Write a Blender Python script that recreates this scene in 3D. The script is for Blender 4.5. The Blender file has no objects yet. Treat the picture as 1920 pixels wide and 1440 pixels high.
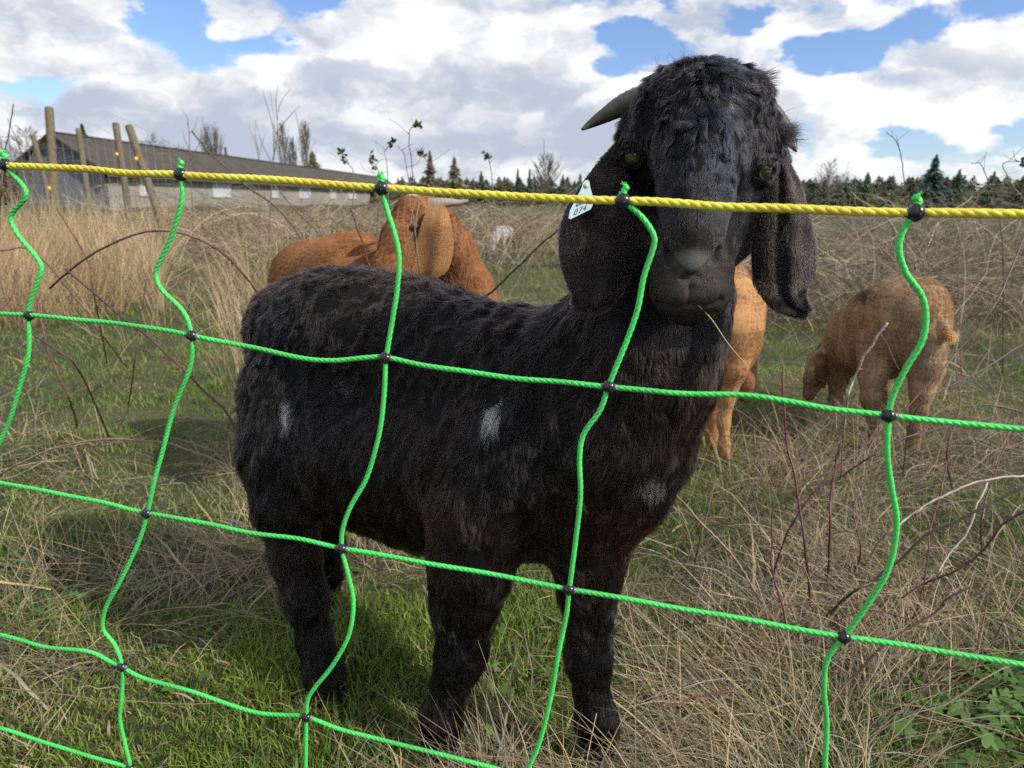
import bpy, math, random
import numpy as np
from mathutils import Vector, Matrix

# ------------------------------------------------------------------ camera
scene = bpy.context.scene
F = 1332.0                       # focal length in pixels of the 1920 px wide photograph
PITCH = math.radians(14.5); ROLL = math.radians(0.7); CAMH = 0.9
_r = np.array([1.0, 0, 0]); _f = np.array([0, math.cos(PITCH), -math.sin(PITCH)]); _u = np.array([0, math.sin(PITCH), math.cos(PITCH)])
CR = _r*math.cos(ROLL) + _u*math.sin(ROLL); CU = _u*math.cos(ROLL) - _r*math.sin(ROLL); CF = _f
CAM = np.array([0, 0, CAMH])
cam_data = bpy.data.cameras.new('camera'); cam = bpy.data.objects.new('camera', cam_data)
scene.collection.objects.link(cam)
cam.matrix_world = Matrix(((CR[0], CU[0], -CF[0], 0), (CR[1], CU[1], -CF[1], 0), (CR[2], CU[2], -CF[2], CAMH), (0, 0, 0, 1)))
cam_data.sensor_width = 36; cam_data.lens = F/1920*36
cam_data.clip_start = 0.02; cam_data.clip_end = 3000
cam_data.dof.use_dof = True; cam_data.dof.focus_distance = 0.92; cam_data.dof.aperture_fstop = 8.5
scene.camera = cam
scene.cycles_curves.shape = 'RIBBONS'; scene.cycles_curves.subdivisions = 2
scene.cycles.max_bounces = 8; scene.cycles.transparent_max_bounces = 8
scene.cycles.use_denoising = False
scene.view_settings.view_transform = 'Standard'; scene.view_settings.look = 'None'
scene.view_settings.exposure = 0.74; scene.view_settings.gamma = 1.0
scene.view_settings.use_curve_mapping = False

def ray(u, v):
    return CF + CR*((u-960)/F) - CU*((v-720)/F)
def P(u, v, d):                   # point at optical depth d
    return CAM + ray(u, v)*d
def PY(u, v, Y):                  # point with world distance Y in front
    r = ray(u, v); return CAM + r*(Y/r[1])
def G(u, v, z=0.0):               # point on the ground
    r = ray(u, v); return CAM + r*((z-CAMH)/r[2])
def depth(p): return float(np.dot(np.asarray(p)-CAM, CF))
def proj(p):                      # (N,3) -> u, v, d
    q = np.asarray(p)-CAM; d = q@CF
    return 960+F*(q@CR)/d, 720-F*(q@CU)/d, d

# ------------------------------------------------------------------ sun and sky
SUN_EL = math.radians(38); SUN_AZ = math.radians(118)      # azimuth measured from +Y (view direction) towards +X (right)
sdir = Vector((math.sin(SUN_AZ)*math.cos(SUN_EL), math.cos(SUN_AZ)*math.cos(SUN_EL), math.sin(SUN_EL)))
sl = bpy.data.lights.new('sun', 'SUN'); sl.energy = 3.1; sl.angle = math.radians(1.2); sl.color = (1.0, 0.93, 0.82)
so = bpy.data.objects.new('sun', sl); scene.collection.objects.link(so)
so.rotation_euler = sdir.to_track_quat('Z', 'Y').to_euler(); so.location = (6, -3, 6)

world = bpy.data.worlds.new('World'); scene.world = world; world.use_nodes = True
def build_sky():
    nt = world.node_tree; nt.nodes.clear(); N = nt.nodes; L = nt.links
    def math_(op, a, b=None, c=None, clamp=False):
        n = N.new('ShaderNodeMath'); n.operation = op; n.use_clamp = clamp
        for i, x in enumerate((a, b, c)):
            if x is None: continue
            if isinstance(x, (int, float)): n.inputs[i].default_value = x
            else: L.new(x, n.inputs[i])
        return n.outputs[0]
    def vec(op, a, b):
        n = N.new('ShaderNodeVectorMath'); n.operation = op
        for i, x in enumerate((a, b)):
            if isinstance(x, (tuple, list)): n.inputs[i].default_value = x
            else: L.new(x, n.inputs[i])
        return n.outputs['Value'] if op in ('DISTANCE', 'DOT_PRODUCT') else n.outputs[0]
    def noise(v, scale, detail, rough=0.55, dist=0.0):
        n = N.new('ShaderNodeTexNoise'); n.inputs['Scale'].default_value = scale; n.inputs['Detail'].default_value = detail
        n.inputs['Roughness'].default_value = rough; n.inputs['Distortion'].default_value = dist; L.new(v, n.inputs['Vector'])
        return n
    def smooth(x, a, b, c=0.0, d=1.0):
        n = N.new('ShaderNodeMapRange'); n.interpolation_type = 'SMOOTHSTEP'
        L.new(x, n.inputs[0]); n.inputs[1].default_value = a; n.inputs[2].default_value = b; n.inputs[3].default_value = c; n.inputs[4].default_value = d
        return n.outputs[0]
    def mixc(fac, a, b):
        n = N.new('ShaderNodeMix'); n.data_type = 'RGBA'
        L.new(fac, n.inputs[0])
        for i, x in ((6, a), (7, b)):
            if isinstance(x, tuple): n.inputs[i].default_value = (*x, 1)
            else: L.new(x, n.inputs[i])
        return n.outputs[2]
    tc = N.new('ShaderNodeTexCoord')
    KZ = 2.0
    s = vec('MULTIPLY', tc.outputs['Generated'], (1, 1, KZ))
    wn = noise(s, 6.0, 7, 0.62)
    w = vec('MULTIPLY', vec('SUBTRACT', wn.outputs['Color'], (0.5, 0.5, 0.5)), (0.17, 0.17, 0.17))
    sw = vec('ADD', s, w)
    n1 = noise(sw, 6.0, 10, 0.60).outputs['Fac']
    off = (0.028, 0.0, 0.05)
    n2 = noise(vec('ADD', sw, off), 6.0, 6, 0.55).outputs['Fac']
    def blobsum(lst, sc=1.0):
        tot = None
        for (u, v, r, wt) in lst:
            d = ray(u, v); d = d/np.linalg.norm(d)
            c = (float(d[0]), float(d[1]), float(d[2]*KZ))
            g = smooth(vec('DISTANCE', sw, c), r/F*sc, 0.0, 0.0, wt)
            tot = g if tot is None else math_('ADD', tot, g)
        return tot
    holes = blobsum([(310, 55, 150, -.31), (400, 105, 110, -.27), (70, 150, 85, -.32), (170, 150, 70, -.2), (590, 10, 130, -.42), (230, 20, 60, .12), (360, 40, 40, .14), (1600, 95, 36, .16), (1500, 120, 30, .12), (500, 90, 90, -.3), (545, 150, 60, -.1),
                     (1190, 75, 120, -.45), (1160, 130, 60, -.3), (1400, 45, 80, -.3), (1540, 105, 120, -.45), (1620, 120, 90, -.3), (1400, 110, 90, -.15), (1730, 50, 110, -.34), (1650, 75, 70, -.25),
                     (1890, 10, 110, -.36), (1900, 240, 80, -.36), (1700, 262, 90, -.32), (1580, 215, 50, -.12), (1260, 20, 50, -.2), (1150, -60, 200, -.2), (300, -160, 300, -.25), (1700, -250, 400, -.3)], 0.78)
    fills = blobsum([(760, 190, 330, .30), (420, 230, 260, .22), (1000, 260, 320, .25), (1780, 170, 180, .16), (900, 60, 160, .2), (1350, 190, 200, .2), (150, 60, 140, .22), (1880, 90, 110, .2), (1600, 30, 80, .1), (250, 270, 260, .2)])
    cov = math_('ADD', math_('ADD', n1, holes), fills)
    alpha = smooth(cov, 0.33, 0.49)
    # relief of the clouds: thickness change towards the sun plus grey undersides
    rel = math_('MULTIPLY_ADD', math_('SUBTRACT', n1, n2), 4.2, 0.52, clamp=True)
    low = noise(vec('ADD', sw, (3.1, 0.4, 0.2)), 3.2, 4, 0.5).outputs['Fac']
    grey = blobsum([(380, 210, 190, .5), (620, 270, 260, .55), (820, 190, 150, .35), (1000, 280, 260, .6), (150, 210, 150, .35), (1700, 160, 170, .25), (560, 190, 120, .3), (1130, 240, 120, .35), (400, 300, 200, .35), (30, 40, 120, .15)])
    white = blobsum([(760, 95, 170, .6), (530, 130, 90, .4), (1120, 150, 90, .5), (330, 160, 110, .5), (1550, 230, 260, .3), (1800, 290, 220, .5), (1880, 80, 110, .5), (1400, 190, 120, .3), (1010, 333, 110, .6), (960, 90, 120, .4)])
    sh = math_('ADD', math_('ADD', rel, math_('MULTIPLY', math_('SUBTRACT', low, 0.5), 1.2)), math_('SUBTRACT', white, grey))
    sh = math_('ADD', sh, math_('MULTIPLY', math_('SUBTRACT', cov, 0.6), -0.35))
    cr = N.new('ShaderNodeValToRGB'); L.new(math_('ADD', sh, 0.15), cr.inputs[0])
    e = cr.color_ramp.elements; e[0].position = 0.0; e[0].color = (0.50, 0.56, 0.67, 1); e[1].position = 1.0; e[1].color = (0.97, 0.98, 1.0, 1)
    for pos, c in ((0.3, (0.59, 0.64, 0.73, 1)), (0.55, (0.72, 0.755, 0.81, 1)), (0.78, (0.85, 0.87, 0.90, 1))):
        q = e.new(pos); q.color = c
    sky = N.new('ShaderNodeTexSky'); sky.sky_type = 'NISHITA'; sky.sun_disc = False
    sky.sun_elevation = SUN_EL; sky.sun_rotation = SUN_AZ; sky.altitude = 50; sky.air_density = 1.0; sky.dust_density = 0.4; sky.ozone_density = 1.8
    SKYS = 0.10
    skyc = vec('MULTIPLY', sky.outputs[0], (0.70, 0.78, 0.98))
    cl = vec('MULTIPLY', cr.outputs[0], (0.635/SKYS, 0.635/SKYS, 0.635/SKYS))
    col = mixc(alpha, skyc, cl)
    sep = N.new('ShaderNodeSeparateXYZ'); L.new(tc.outputs['Generated'], sep.inputs[0])
    col = mixc(smooth(sep.outputs[2], 0.0, -0.02), col, (0.9, 0.85, 0.6))      # below the horizon: the land's own bounce
    bg = N.new('ShaderNodeBackground'); L.new(col, bg.inputs[0]); bg.inputs[1].default_value = SKYS
    out = N.new('ShaderNodeOutputWorld'); L.new(bg.outputs[0], out.inputs[0])
build_sky()

# ------------------------------------------------------------------ helpers
C = scene.collection
rng = np.random.default_rng(7); random.seed(7)
def tag(o, label=None, cat=None, group=None, kind=None):
    if label: o['label'] = label
    if cat: o['category'] = cat
    if group: o['group'] = group
    if kind: o['kind'] = kind
    return o
def empty(name, loc, label, cat, group=None):
    o = bpy.data.objects.new(name, None); C.objects.link(o); o.location = tuple(float(x) for x in loc); o.empty_display_size = 0.1
    return tag(o, label, cat, group)
def link(name, me, parent=None):
    o = bpy.data.objects.new(name, me); C.objects.link(o)
    if parent is not None:
        o.parent = parent
        top = parent; m = Vector((0, 0, 0))
        while top is not None: m += top.location; top = top.parent
        o.location = -m
    return o
def mesh(name, V, Fc, mat=None, smooth=True, parent=None, col=None, mats=None, mi=None):
    """V (n,3) array in world space, Fc list / (m,k) array"""
    me = bpy.data.meshes.new(name); V = np.asarray(V, dtype=np.float32)
    if isinstance(Fc, np.ndarray):
        m, k = Fc.shape
        me.vertices.add(len(V)); me.vertices.foreach_set('co', V.ravel())
        me.loops.add(m*k); me.loops.foreach_set('vertex_index', Fc.astype(np.int32).ravel())
        me.polygons.add(m); me.polygons.foreach_set('loop_start', np.arange(0, m*k, k, dtype=np.int32))
        me.update(calc_edges=True)
    else:
        me.from_pydata([tuple(map(float, v)) for v in V], [], [tuple(int(i) for i in f) for f in Fc])
    if smooth: me.polygons.foreach_set('use_smooth', np.ones(len(me.polygons), dtype=bool))
    if col is not None:
        a = me.attributes.new('col', 'FLOAT_COLOR', 'POINT')
        c4 = np.ones((len(V), 4), dtype=np.float32); c4[:, :3] = col; a.data.foreach_set('color', c4.ravel())
    if mats:
        for q in mats: me.materials.append(q)
        if mi is not None: me.polygons.foreach_set('material_index', np.asarray(mi, dtype=np.int32))
    elif mat: me.materials.append(mat)
    me.validate()
    return link(name, me, parent)
class MB:
    """collects pieces into one mesh"""
    def __init__(s): s.V = []; s.F = []; s.n = 0; s.M = []
    def add(s, V, Fc, m=0):
        s.V.append(np.asarray(V, dtype=float)); s.F += [tuple(int(i)+s.n for i in f) for f in Fc]; s.M += [m]*len(Fc); s.n += len(V)
    def build(s, name, mat=None, parent=None, smooth=True, mats=None):
        return mesh(name, np.concatenate(s.V), s.F, mat, smooth, parent, mats=mats, mi=s.M if mats else None)
def spline(pts, n):
    """Catmull-Rom through pts, n samples per span"""
    p = np.asarray(pts, dtype=float); p = np.vstack([2*p[0]-p[1], p, 2*p[-1]-p[-2]]); out = []
    for i in range(1, len(p)-2):
        t = np.linspace(0, 1, n, endpoint=False)[:, None]
        a, b, c, d = p[i-1], p[i], p[i+1], p[i+2]
        out.append(0.5*((2*b)+(-a+c)*t+(2*a-5*b+4*c-d)*t**2+(-a+3*b-3*c+d)*t**3))
    out.append(p[-2][None]); return np.vstack(out)
def frames(c):
    t = np.gradient(c, axis=0); t /= np.linalg.norm(t, axis=1)[:, None]+1e-12
    n = np.zeros_like(c); ref = np.array([0.3, 0.2, 0.93]); a = np.cross(t[0], ref); a /= np.linalg.norm(a)
    for i in range(len(c)):
        a = a-t[i]*np.dot(a, t[i]); a /= np.linalg.norm(a)+1e-12; n[i] = a
    return t, n, np.cross(t, n)
def tube(c, r, k=8, cap=True):
    c = np.asarray(c, dtype=float); r = np.broadcast_to(np.asarray(r, dtype=float), (len(c),))
    t, n, b = frames(c); ang = np.arange(k)*2*math.pi/k
    V = (c[:, None]+(n[:, None]*np.cos(ang)[None, :, None]+b[:, None]*np.sin(ang)[None, :, None])*r[:, None, None]).reshape(-1, 3)
    Fc = []
    for i in range(len(c)-1):
        for j in range(k):
            j2 = (j+1) % k; Fc.append((i*k+j, i*k+j2, (i+1)*k+j2, (i+1)*k+j))
    if cap: Fc.append(tuple(range(k-1, -1, -1))); Fc.append(tuple((len(c)-1)*k+j for j in range(k)))
    return V, Fc
def ellipsoid(c, rx, ry, rz, M=None, seg=16, ring=10):
    V = [(0, 0, 1)]
    for i in range(1, ring):
        a = math.pi*i/ring
        for j in range(seg): V.append((math.sin(a)*math.cos(2*math.pi*j/seg), math.sin(a)*math.sin(2*math.pi*j/seg), math.cos(a)))
    V.append((0, 0, -1)); V = np.array(V)*np.array([rx, ry, rz])
    if M is not None: V = V@np.asarray(M)          # rows of M: the local axes in world space
    Fc = []
    for j in range(seg): Fc.append((0, 1+j, 1+(j+1) % seg))
    for i in range(ring-2):
        for j in range(seg):
            a = 1+i*seg+j; b = 1+i*seg+(j+1) % seg; Fc.append((a, a+seg, b+seg, b))
    e = len(V)-1; o = 1+(ring-2)*seg
    for j in range(seg): Fc.append((o+j, e, o+(j+1) % seg))
    return V+np.asarray(c), Fc
def box(c, sx, sy, sz, ax=None):
    """axes ax rows"""
    V = np.array([(x, y, z) for x in (-.5, .5) for y in (-.5, .5) for z in (-.5, .5)])*np.array([sx, sy, sz])
    if ax is not None: V = V@np.asarray(ax)
    return V+np.asarray(c), [(0, 1, 3, 2), (4, 6, 7, 5), (0, 4, 5, 1), (2, 3, 7, 6), (0, 2, 6, 4), (1, 5, 7, 3)]
# smooth pseudo noise from random sinusoids
_nk = rng.normal(size=(3, 24, 3)); _nk /= np.linalg.norm(_nk, axis=2)[:, :, None]; _nk *= rng.uniform(0.6, 1.9, size=(3, 24, 1)); _np = rng.uniform(0, 6.28, size=(3, 24))
def vnoise(p, scale):
    """vector noise about unit variance, scale = feature size"""
    q = np.asarray(p)/scale*2.2
    return np.stack([np.sin(q@_nk[i].T+_np[i]).sum(1)/math.sqrt(12) for i in range(3)], 1)
def snoise(p, scale): return vnoise(p, scale)[:, 0]

# ------------------------------------------------------------------ materials
def new_mat(name):
    m = bpy.data.materials.new(name); m.use_nodes = True; m.node_tree.nodes.clear(); return m, m.node_tree.nodes, m.node_tree.links
def principled(name, color, rough=0.6, spec=0.5, noise_scale=None, noise_amt=0.25, bump=0.0, bump_scale=60, attr=False, transl=0.0, sheen=0.0, metallic=0.0, coat=0.0, dark=None):
    m, N, L = new_mat(name)
    b = N.new('ShaderNodeBsdfPrincipled'); b.inputs['Roughness'].default_value = rough; b.inputs['Metallic'].default_value = metallic
    b.inputs['Specular IOR Level'].default_value = spec; b.inputs['Coat Weight'].default_value = coat; b.inputs['Sheen Weight'].default_value = sheen
    src = None
    if attr:
        a = N.new('ShaderNodeAttribute'); a.attribute_name = 'col'; src = a.outputs['Color']
    if noise_scale:
        tc = N.new('ShaderNodeTexCoord'); n = N.new('ShaderNodeTexNoise'); n.inputs['Scale'].default_value = noise_scale; n.inputs['Detail'].default_value = 6
        L.new(tc.outputs['Object'], n.inputs['Vector'])
        mr = N.new('ShaderNodeMapRange'); L.new(n.outputs['Fac'], mr.inputs[0]); mr.inputs[1].default_value = 0.3; mr.inputs[2].default_value = 0.7
        mx = N.new('ShaderNodeMix'); mx.data_type = 'RGBA'; L.new(mr.outputs[0], mx.inputs[0])
        d = dark or tuple(c*(1-noise_amt) for c in color)
        mx.inputs[6].default_value = (*d, 1); mx.inputs[7].default_value = (*color, 1)
        if src is not None:
            m2 = N.new('ShaderNodeMix'); m2.data_type = 'RGBA'; m2.blend_type = 'MULTIPLY'; m2.inputs[0].default_value = 1
            L.new(src, m2.inputs[6]); L.new(mx.outputs[2], m2.inputs[7]); src = m2.outputs[2]
        else: src = mx.outputs[2]
    if src is not None: L.new(src, b.inputs['Base Color'])
    else: b.inputs['Base Color'].default_value = (*color, 1)
    if bump:
        tc = N.new('ShaderNodeTexCoord'); n = N.new('ShaderNodeTexNoise'); n.inputs['Scale'].default_value = bump_scale; n.inputs['Detail'].default_value = 5
        L.new(tc.outputs['Object'], n.inputs['Vector']); bp = N.new('ShaderNodeBump'); bp.inputs['Strength'].default_value = 1.0; bp.inputs['Distance'].default_value = bump
        L.new(n.outputs['Fac'], bp.inputs['Height']); L.new(bp.outputs[0], b.inputs['Normal'])
    out = N.new('ShaderNodeOutputMaterial'); sh = b.outputs[0]
    if transl:
        t = N.new('ShaderNodeBsdfTranslucent'); mx = N.new('ShaderNodeMixShader'); mx.inputs[0].default_value = transl
        if src is not None: L.new(src, t.inputs[0])
        else: t.inputs[0].default_value = (*color, 1)
        L.new(b.outputs[0], mx.inputs[1]); L.new(t.outputs[0], mx.inputs[2]); sh = mx.outputs[0]
    L.new(sh, out.inputs[0]); return m
def hair_mat(name, rough=0.35, rrough=0.45, ior=1.35):
    m, N, L = new_mat(name)
    a = N.new('ShaderNodeAttribute'); a.attribute_name = 'col'
    h = N.new('ShaderNodeBsdfHairPrincipled'); h.parametrization = 'COLOR'; h.inputs['Roughness'].default_value = rough; h.inputs['Radial Roughness'].default_value = rrough
    L.new(a.outputs['Color'], h.inputs['Color']); h.inputs['IOR'].default_value = ior
    out = N.new('ShaderNodeOutputMaterial'); L.new(h.outputs[0], out.inputs[0]); return m

# ------------------------------------------------------------------ strands
def dull_hair_mat(name):
    return principled(name, (1, 1, 1), 0.8, 0.08, attr=True, transl=0.2)
def hair(name, PT, R, col, mat, parent=None):
    """PT (N,K,3) world points, R (N,K) radii, col (N,3)"""
    n, k, _ = PT.shape
    cv = bpy.data.hair_curves.new(name); cv.add_curves([k]*n)
    cv.attributes['position'].data.foreach_set('vector', PT.astype(np.float32).ravel())
    a = cv.attributes.get('radius') or cv.attributes.new('radius', 'FLOAT', 'POINT')
    a.data.foreach_set('value', R.astype(np.float32).ravel())
    a = cv.attributes.new('col', 'FLOAT_COLOR', 'CURVE'); c4 = np.ones((n, 4), dtype=np.float32); c4[:, :3] = np.clip(col, 0, 1); a.data.foreach_set('color', c4.ravel())
    cv.materials.append(mat)
    return link(name, cv, parent)
def ribbons(name, PT, W, side, col, mat, parent=None):
    n, k, _ = PT.shape
    V = np.stack([PT-side[:, None]*W[..., None]/2, PT+side[:, None]*W[..., None]/2], 2).reshape(-1, 3)
    i = (np.arange(n)*k*2)[:, None]+(np.arange(k-1)*2)[None]
    i = i.ravel(); Fc = np.stack([i, i+1, i+3, i+2], 1)
    return mesh(name, V, Fc, mat, True, parent, col=np.repeat(col, k*2, axis=0))

# ------------------------------------------------------------------ implicit modelling
def smin(a, b, k):
    h = np.clip(0.5+0.5*(b-a)/k, 0, 1); return b+(a-b)*h-k*h*(1-h)
def cone_d(p, a, b, ra, rb):
    ab = b-a; L2 = float(ab@ab)+1e-12; t = np.clip(((p-a)@ab)/L2, 0, 1)
    q = p-a; q = q-t[:, None]*ab
    return np.sqrt((q*q).sum(1))-(ra+t*(rb-ra))
class Sdf:
    """prims: list of (kind, a, b, ra, rb, k) with kind 'add' / 'cut'"""
    def __init__(s): s.p = []
    def chain(s, pts, k=0.03, kind='add'):
        """pts: (point, radius)"""
        if len(pts) == 1: pts = [pts[0], pts[0]]
        for (a, ra), (b, rb) in zip(pts[:-1], pts[1:]): s.p.append((kind, np.asarray(a, float), np.asarray(b, float), ra, rb, k))
    def ev(s, p):
        d = np.full(len(p), 1.0)
        for kind, a, b, ra, rb, k in s.p:
            lo = np.minimum(a-ra, b-rb)-k-0.06; hi = np.maximum(a+ra, b+rb)+k+0.06
            m = np.all((p > lo) & (p < hi), axis=1)
            if not m.any(): continue
            c = cone_d(p[m], a, b, ra, rb)
            d[m] = smin(d[m], c, k) if kind == 'add' else -smin(-d[m], c, k)
        return d
    def bounds(s, pad=0.03):
        lo = np.min([np.minimum(a-ra, b-rb) for kd, a, b, ra, rb, k in s.p if kd == 'add'], axis=0)-pad
        hi = np.max([np.maximum(a+ra, b+rb) for kd, a, b, ra, rb, k in s.p if kd == 'add'], axis=0)+pad
        return lo, hi
    def surf(s, u, v, d0=0.6, d1=2.0):
        """first hit of pixel ray"""
        ds = np.arange(d0, d1, 0.002); p = CAM+ray(u, v)[None]*ds[:, None]; e = s.ev(p); i = np.argmax(e < 0)
        return ds[i] if e[i] < 0 else None
    def polygonise(s, lo, hi, h):
        n = np.ceil((hi-lo)/h).astype(int)+1
        g = np.stack(np.meshgrid(*[lo[i]+h*np.arange(n[i]) for i in range(3)], indexing='ij'), -1).reshape(-1, 3)
        v = np.empty(len(g))
        for i in range(0, len(g), 400000): v[i:i+400000] = s.ev(g[i:i+400000])
        return nets(v.reshape(n), lo, h)
def nets(Fv, lo, h):
    nx, ny, nz = Fv.shape; S = Fv < 0
    cn = [(i, j, k) for i in (0, 1) for j in (0, 1) for k in (0, 1)]
    cnt = sum(S[i:nx-1+i, j:ny-1+j, k:nz-1+k].astype(np.int8) for i, j, k in cn)
    act = (cnt > 0) & (cnt < 8); idx = np.full(act.shape, -1, dtype=np.int64); ai = np.argwhere(act); idx[act] = np.arange(len(ai))
    acc = np.zeros((len(ai), 3)); w = np.zeros(len(ai))
    for a in cn:
        for ax in range(3):
            if a[ax]: continue
            b = list(a); b[ax] = 1
            fa = Fv[ai[:, 0]+a[0], ai[:, 1]+a[1], ai[:, 2]+a[2]]; fb = Fv[ai[:, 0]+b[0], ai[:, 1]+b[1], ai[:, 2]+b[2]]
            m = (fa < 0) != (fb < 0); t = np.where(m, fa/np.where(m, fa-fb, 1), 0)
            q = np.tile(np.array(a, float), (len(ai), 1)); q[:, ax] = t
            acc[m] += q[m]; w[m] += 1
    V = lo+(ai+acc/w[:, None])*h; Fs = []
    for ax in range(3):
        o1, o2 = [i for i in range(3) if i != ax]
        sl0 = [slice(None)]*3; sl1 = [slice(None)]*3; sl0[ax] = slice(0, -1); sl1[ax] = slice(1, None)
        A = S[tuple(sl0)]; B = S[tuple(sl1)]; e = np.argwhere(A != B)
        e = e[(e[:, o1] > 0) & (e[:, o2] > 0) & (e[:, o1] < Fv.shape[o1]-1) & (e[:, o2] < Fv.shape[o2]-1)]
        ins = A[e[:, 0], e[:, 1], e[:, 2]]
        def c(d1, d2):
            q = e.copy(); q[:, o1] -= d1; q[:, o2] -= d2; return idx[q[:, 0], q[:, 1], q[:, 2]]
        f = np.stack([c(1, 1), c(0, 1), c(0, 0), c(1, 0)], 1)
        flip = ins if ax != 1 else ~ins
        f[~flip] = f[~flip][:, ::-1]; Fs.append(f)
    return V, np.vstack(Fs)

# ------------------------------------------------------------------ fur
def sample_surface(V, Fq, n, keep=None, rs=rng):
    T = np.vstack([Fq[:, [0, 1, 2]], Fq[:, [0, 2, 3]]]); a, b, c = V[T[:, 0]], V[T[:, 1]], V[T[:, 2]]
    cr = np.cross(b-a, c-a); ar = np.linalg.norm(cr, axis=1); nn = cr/(ar[:, None]+1e-15)
    if keep is not None: ar = ar*keep((a+b+c)/3, nn)
    i = rs.choice(len(T), n, p=ar/ar.sum()); r1 = np.sqrt(rs.random(n)); r2 = rs.random(n)
    p = a[i]*(1-r1)[:, None]+b[i]*(r1*(1-r2))[:, None]+c[i]*(r1*r2)[:, None]
    return p, nn[i], T[i], r1, r2
def vert_normals(V, Fq):
    n = np.cross(V[Fq[:, 2]]-V[Fq[:, 0]], V[Fq[:, 3]]-V[Fq[:, 1]]); out = np.zeros_like(V)
    for k in range(4): np.add.at(out, Fq[:, k], n)
    return out/(np.linalg.norm(out, axis=1)[:, None]+1e-12)
def unit(a): return a/(np.linalg.norm(a, axis=-1, keepdims=True)+1e-12)
def flow_field(ctrl, sigma):
    """ctrl: (u,v,du,dv) in photograph pixels, weights fall with distance"""
    ct = np.array(ctrl, float)
    def f(p):
        u, v, d = proj(p); w = np.exp(-((u[:, None]-ct[None, :, 0])**2+(v[:, None]-ct[None, :, 1])**2)/(2*sigma**2))+1e-9
        du = (w*ct[None, :, 2]).sum(1)/w.sum(1); dv = (w*ct[None, :, 3]).sum(1)/w.sum(1)
        return unit(CR[None]*du[:, None]-CU[None]*dv[:, None])
    return f
def fur(name, p, n, flow, length, rad, col, mat, parent, lift=0.4, K=5, wave=0.35, wscale=0.03, clump=0.0, cscale=0.02, grav=0.15, jitter=0.12, rs=rng):
    """p roots, n normals, flow unit dirs; length (N,)"""
    N_ = len(p); fl = flow-n*(flow*n).sum(1)[:, None]; fl = unit(fl)
    wv = vnoise(p, wscale); wv2 = vnoise(p+5.3, wscale*0.45)
    side = np.cross(n, fl)
    lift = np.broadcast_to(np.asarray(lift, float), (N_,)); wave = np.broadcast_to(np.asarray(wave, float), (N_,))
    d0 = unit(fl+n*lift[:, None]*(1+0.5*wv[:, :1])+side*(wave*wv[:, 1])[:, None]+n*(0.35*wave*wv2[:, 0])[:, None]+rs.normal(size=(N_, 3))*jitter)
    PT = np.empty((N_, K, 3)); PT[:, 0] = p-n*0.0015; cur = p.copy(); d = d0.copy(); st = length/(K-1)
    for k in range(1, K):
        cur = cur+d*st[:, None]; PT[:, k] = cur
        d = unit(d-n*(lift*0.42)[:, None]*(2.0/(K-1))+side*(wave*0.9*np.sin(k*1.7+wv2[:, 1]*2.5)*4/(K-1)*0.5)[:, None]+np.array([0, 0, -grav*2/(K-1)])+side*(wave*0.35*wv2[:, 2])[:, None])
    if not (isinstance(clump, float) and clump == 0):
        cell = np.floor((p+vnoise(p, cscale*3)*cscale*0.35)/cscale)
        hsh = np.sin(cell@np.array([12.9898, 78.233, 37.719]))*43758.5453; h1 = hsh-np.floor(hsh); h2 = (h1*917.3) % 1; h3 = (h1*331.7) % 1
        cc = (cell+0.25+0.5*np.stack([h1, h2, h3], 1))*cscale
        dl = cc-p; dl = dl-n*(dl*n).sum(1)[:, None]
        w = (np.linspace(0, 1, K)**1.6)[None, :, None]
        PT = PT+dl[:, None]*w*clump+n[:, None]*w*((h2-0.5)*0.35)[:, None, None]*length[:, None, None]*clump
    prof = np.array([1.0, 0.95, 0.85, 0.65, 0.12]) if K == 5 else np.interp(np.linspace(0, 1, K), [0, .6, .85, 1], [1, .85, .5, .1])
    R = rad*prof[None]*np.ones((N_, 1))
    return hair(name, PT, R, col, mat, parent)

# ================================================================== BLACK GOAT
M_coat = hair_mat('goat_coat', 0.26, 0.42, 1.33)
M_skin_black = principled('black_goat_skin', (0.012, 0.011, 0.012), 0.6, 0.3, bump=0.0006, bump_scale=220)
M_horn = principled('grey_horn', (0.095, 0.088, 0.078), 0.45, 0.4, noise_scale=25, noise_amt=0.55, bump=0.002, bump_scale=45)
M_hoof = principled('dark_hoof', (0.03, 0.026, 0.022), 0.5, 0.4, bump=0.001, bump_scale=60)

def chY(s, pts, k=0.03, kind='add'):
    """pts (u,v,Y,rpx)"""
    q = []
    for u, v, Y, r in pts:
        p = PY(u, v, Y); q.append((p, r*depth(p)/F))
    s.chain(q, k, kind)
BG = Sdf()
# trunk
chY(BG, [(560, 625, 1.36, 98), (622, 632, 1.32, 115), (690, 640, 1.28, 120), (770, 655, 1.24, 118), (855, 682, 1.19, 116), (950, 700, 1.12, 110), (1050, 700, 1.06, 118)], 0.05)
chY(BG, [(590, 785, 1.30, 114), (690, 832, 1.24, 138), (800, 850, 1.19, 146), (920, 860, 1.12, 146), (1040, 860, 1.06, 138), (1120, 845, 1.03, 124)], 0.05)
chY(BG, [(700, 905, 1.24, 80), (800, 925, 1.19, 88), (900, 945, 1.12, 92), (1020, 955, 1.06, 90)], 0.05)
# chest and brisket
chY(BG, [(1100, 770, 1.04, 130), (1152, 845, 1.01, 120), (1148, 920, 1.00, 82), (1118, 985, 1.00, 60)], 0.05)
# neck
chY(BG, [(1060, 730, 1.07, 125), (1160, 690, 1.04, 128), (1215, 600, 1.02, 122), (1240, 500, 1.00, 105), (1275, 400, 0.98, 90)], 0.05)
chY(BG, [(1180, 780, 1.00, 118), (1222, 690, 0.99, 112), (1265, 590, 0.98, 88)], 0.04)
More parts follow.
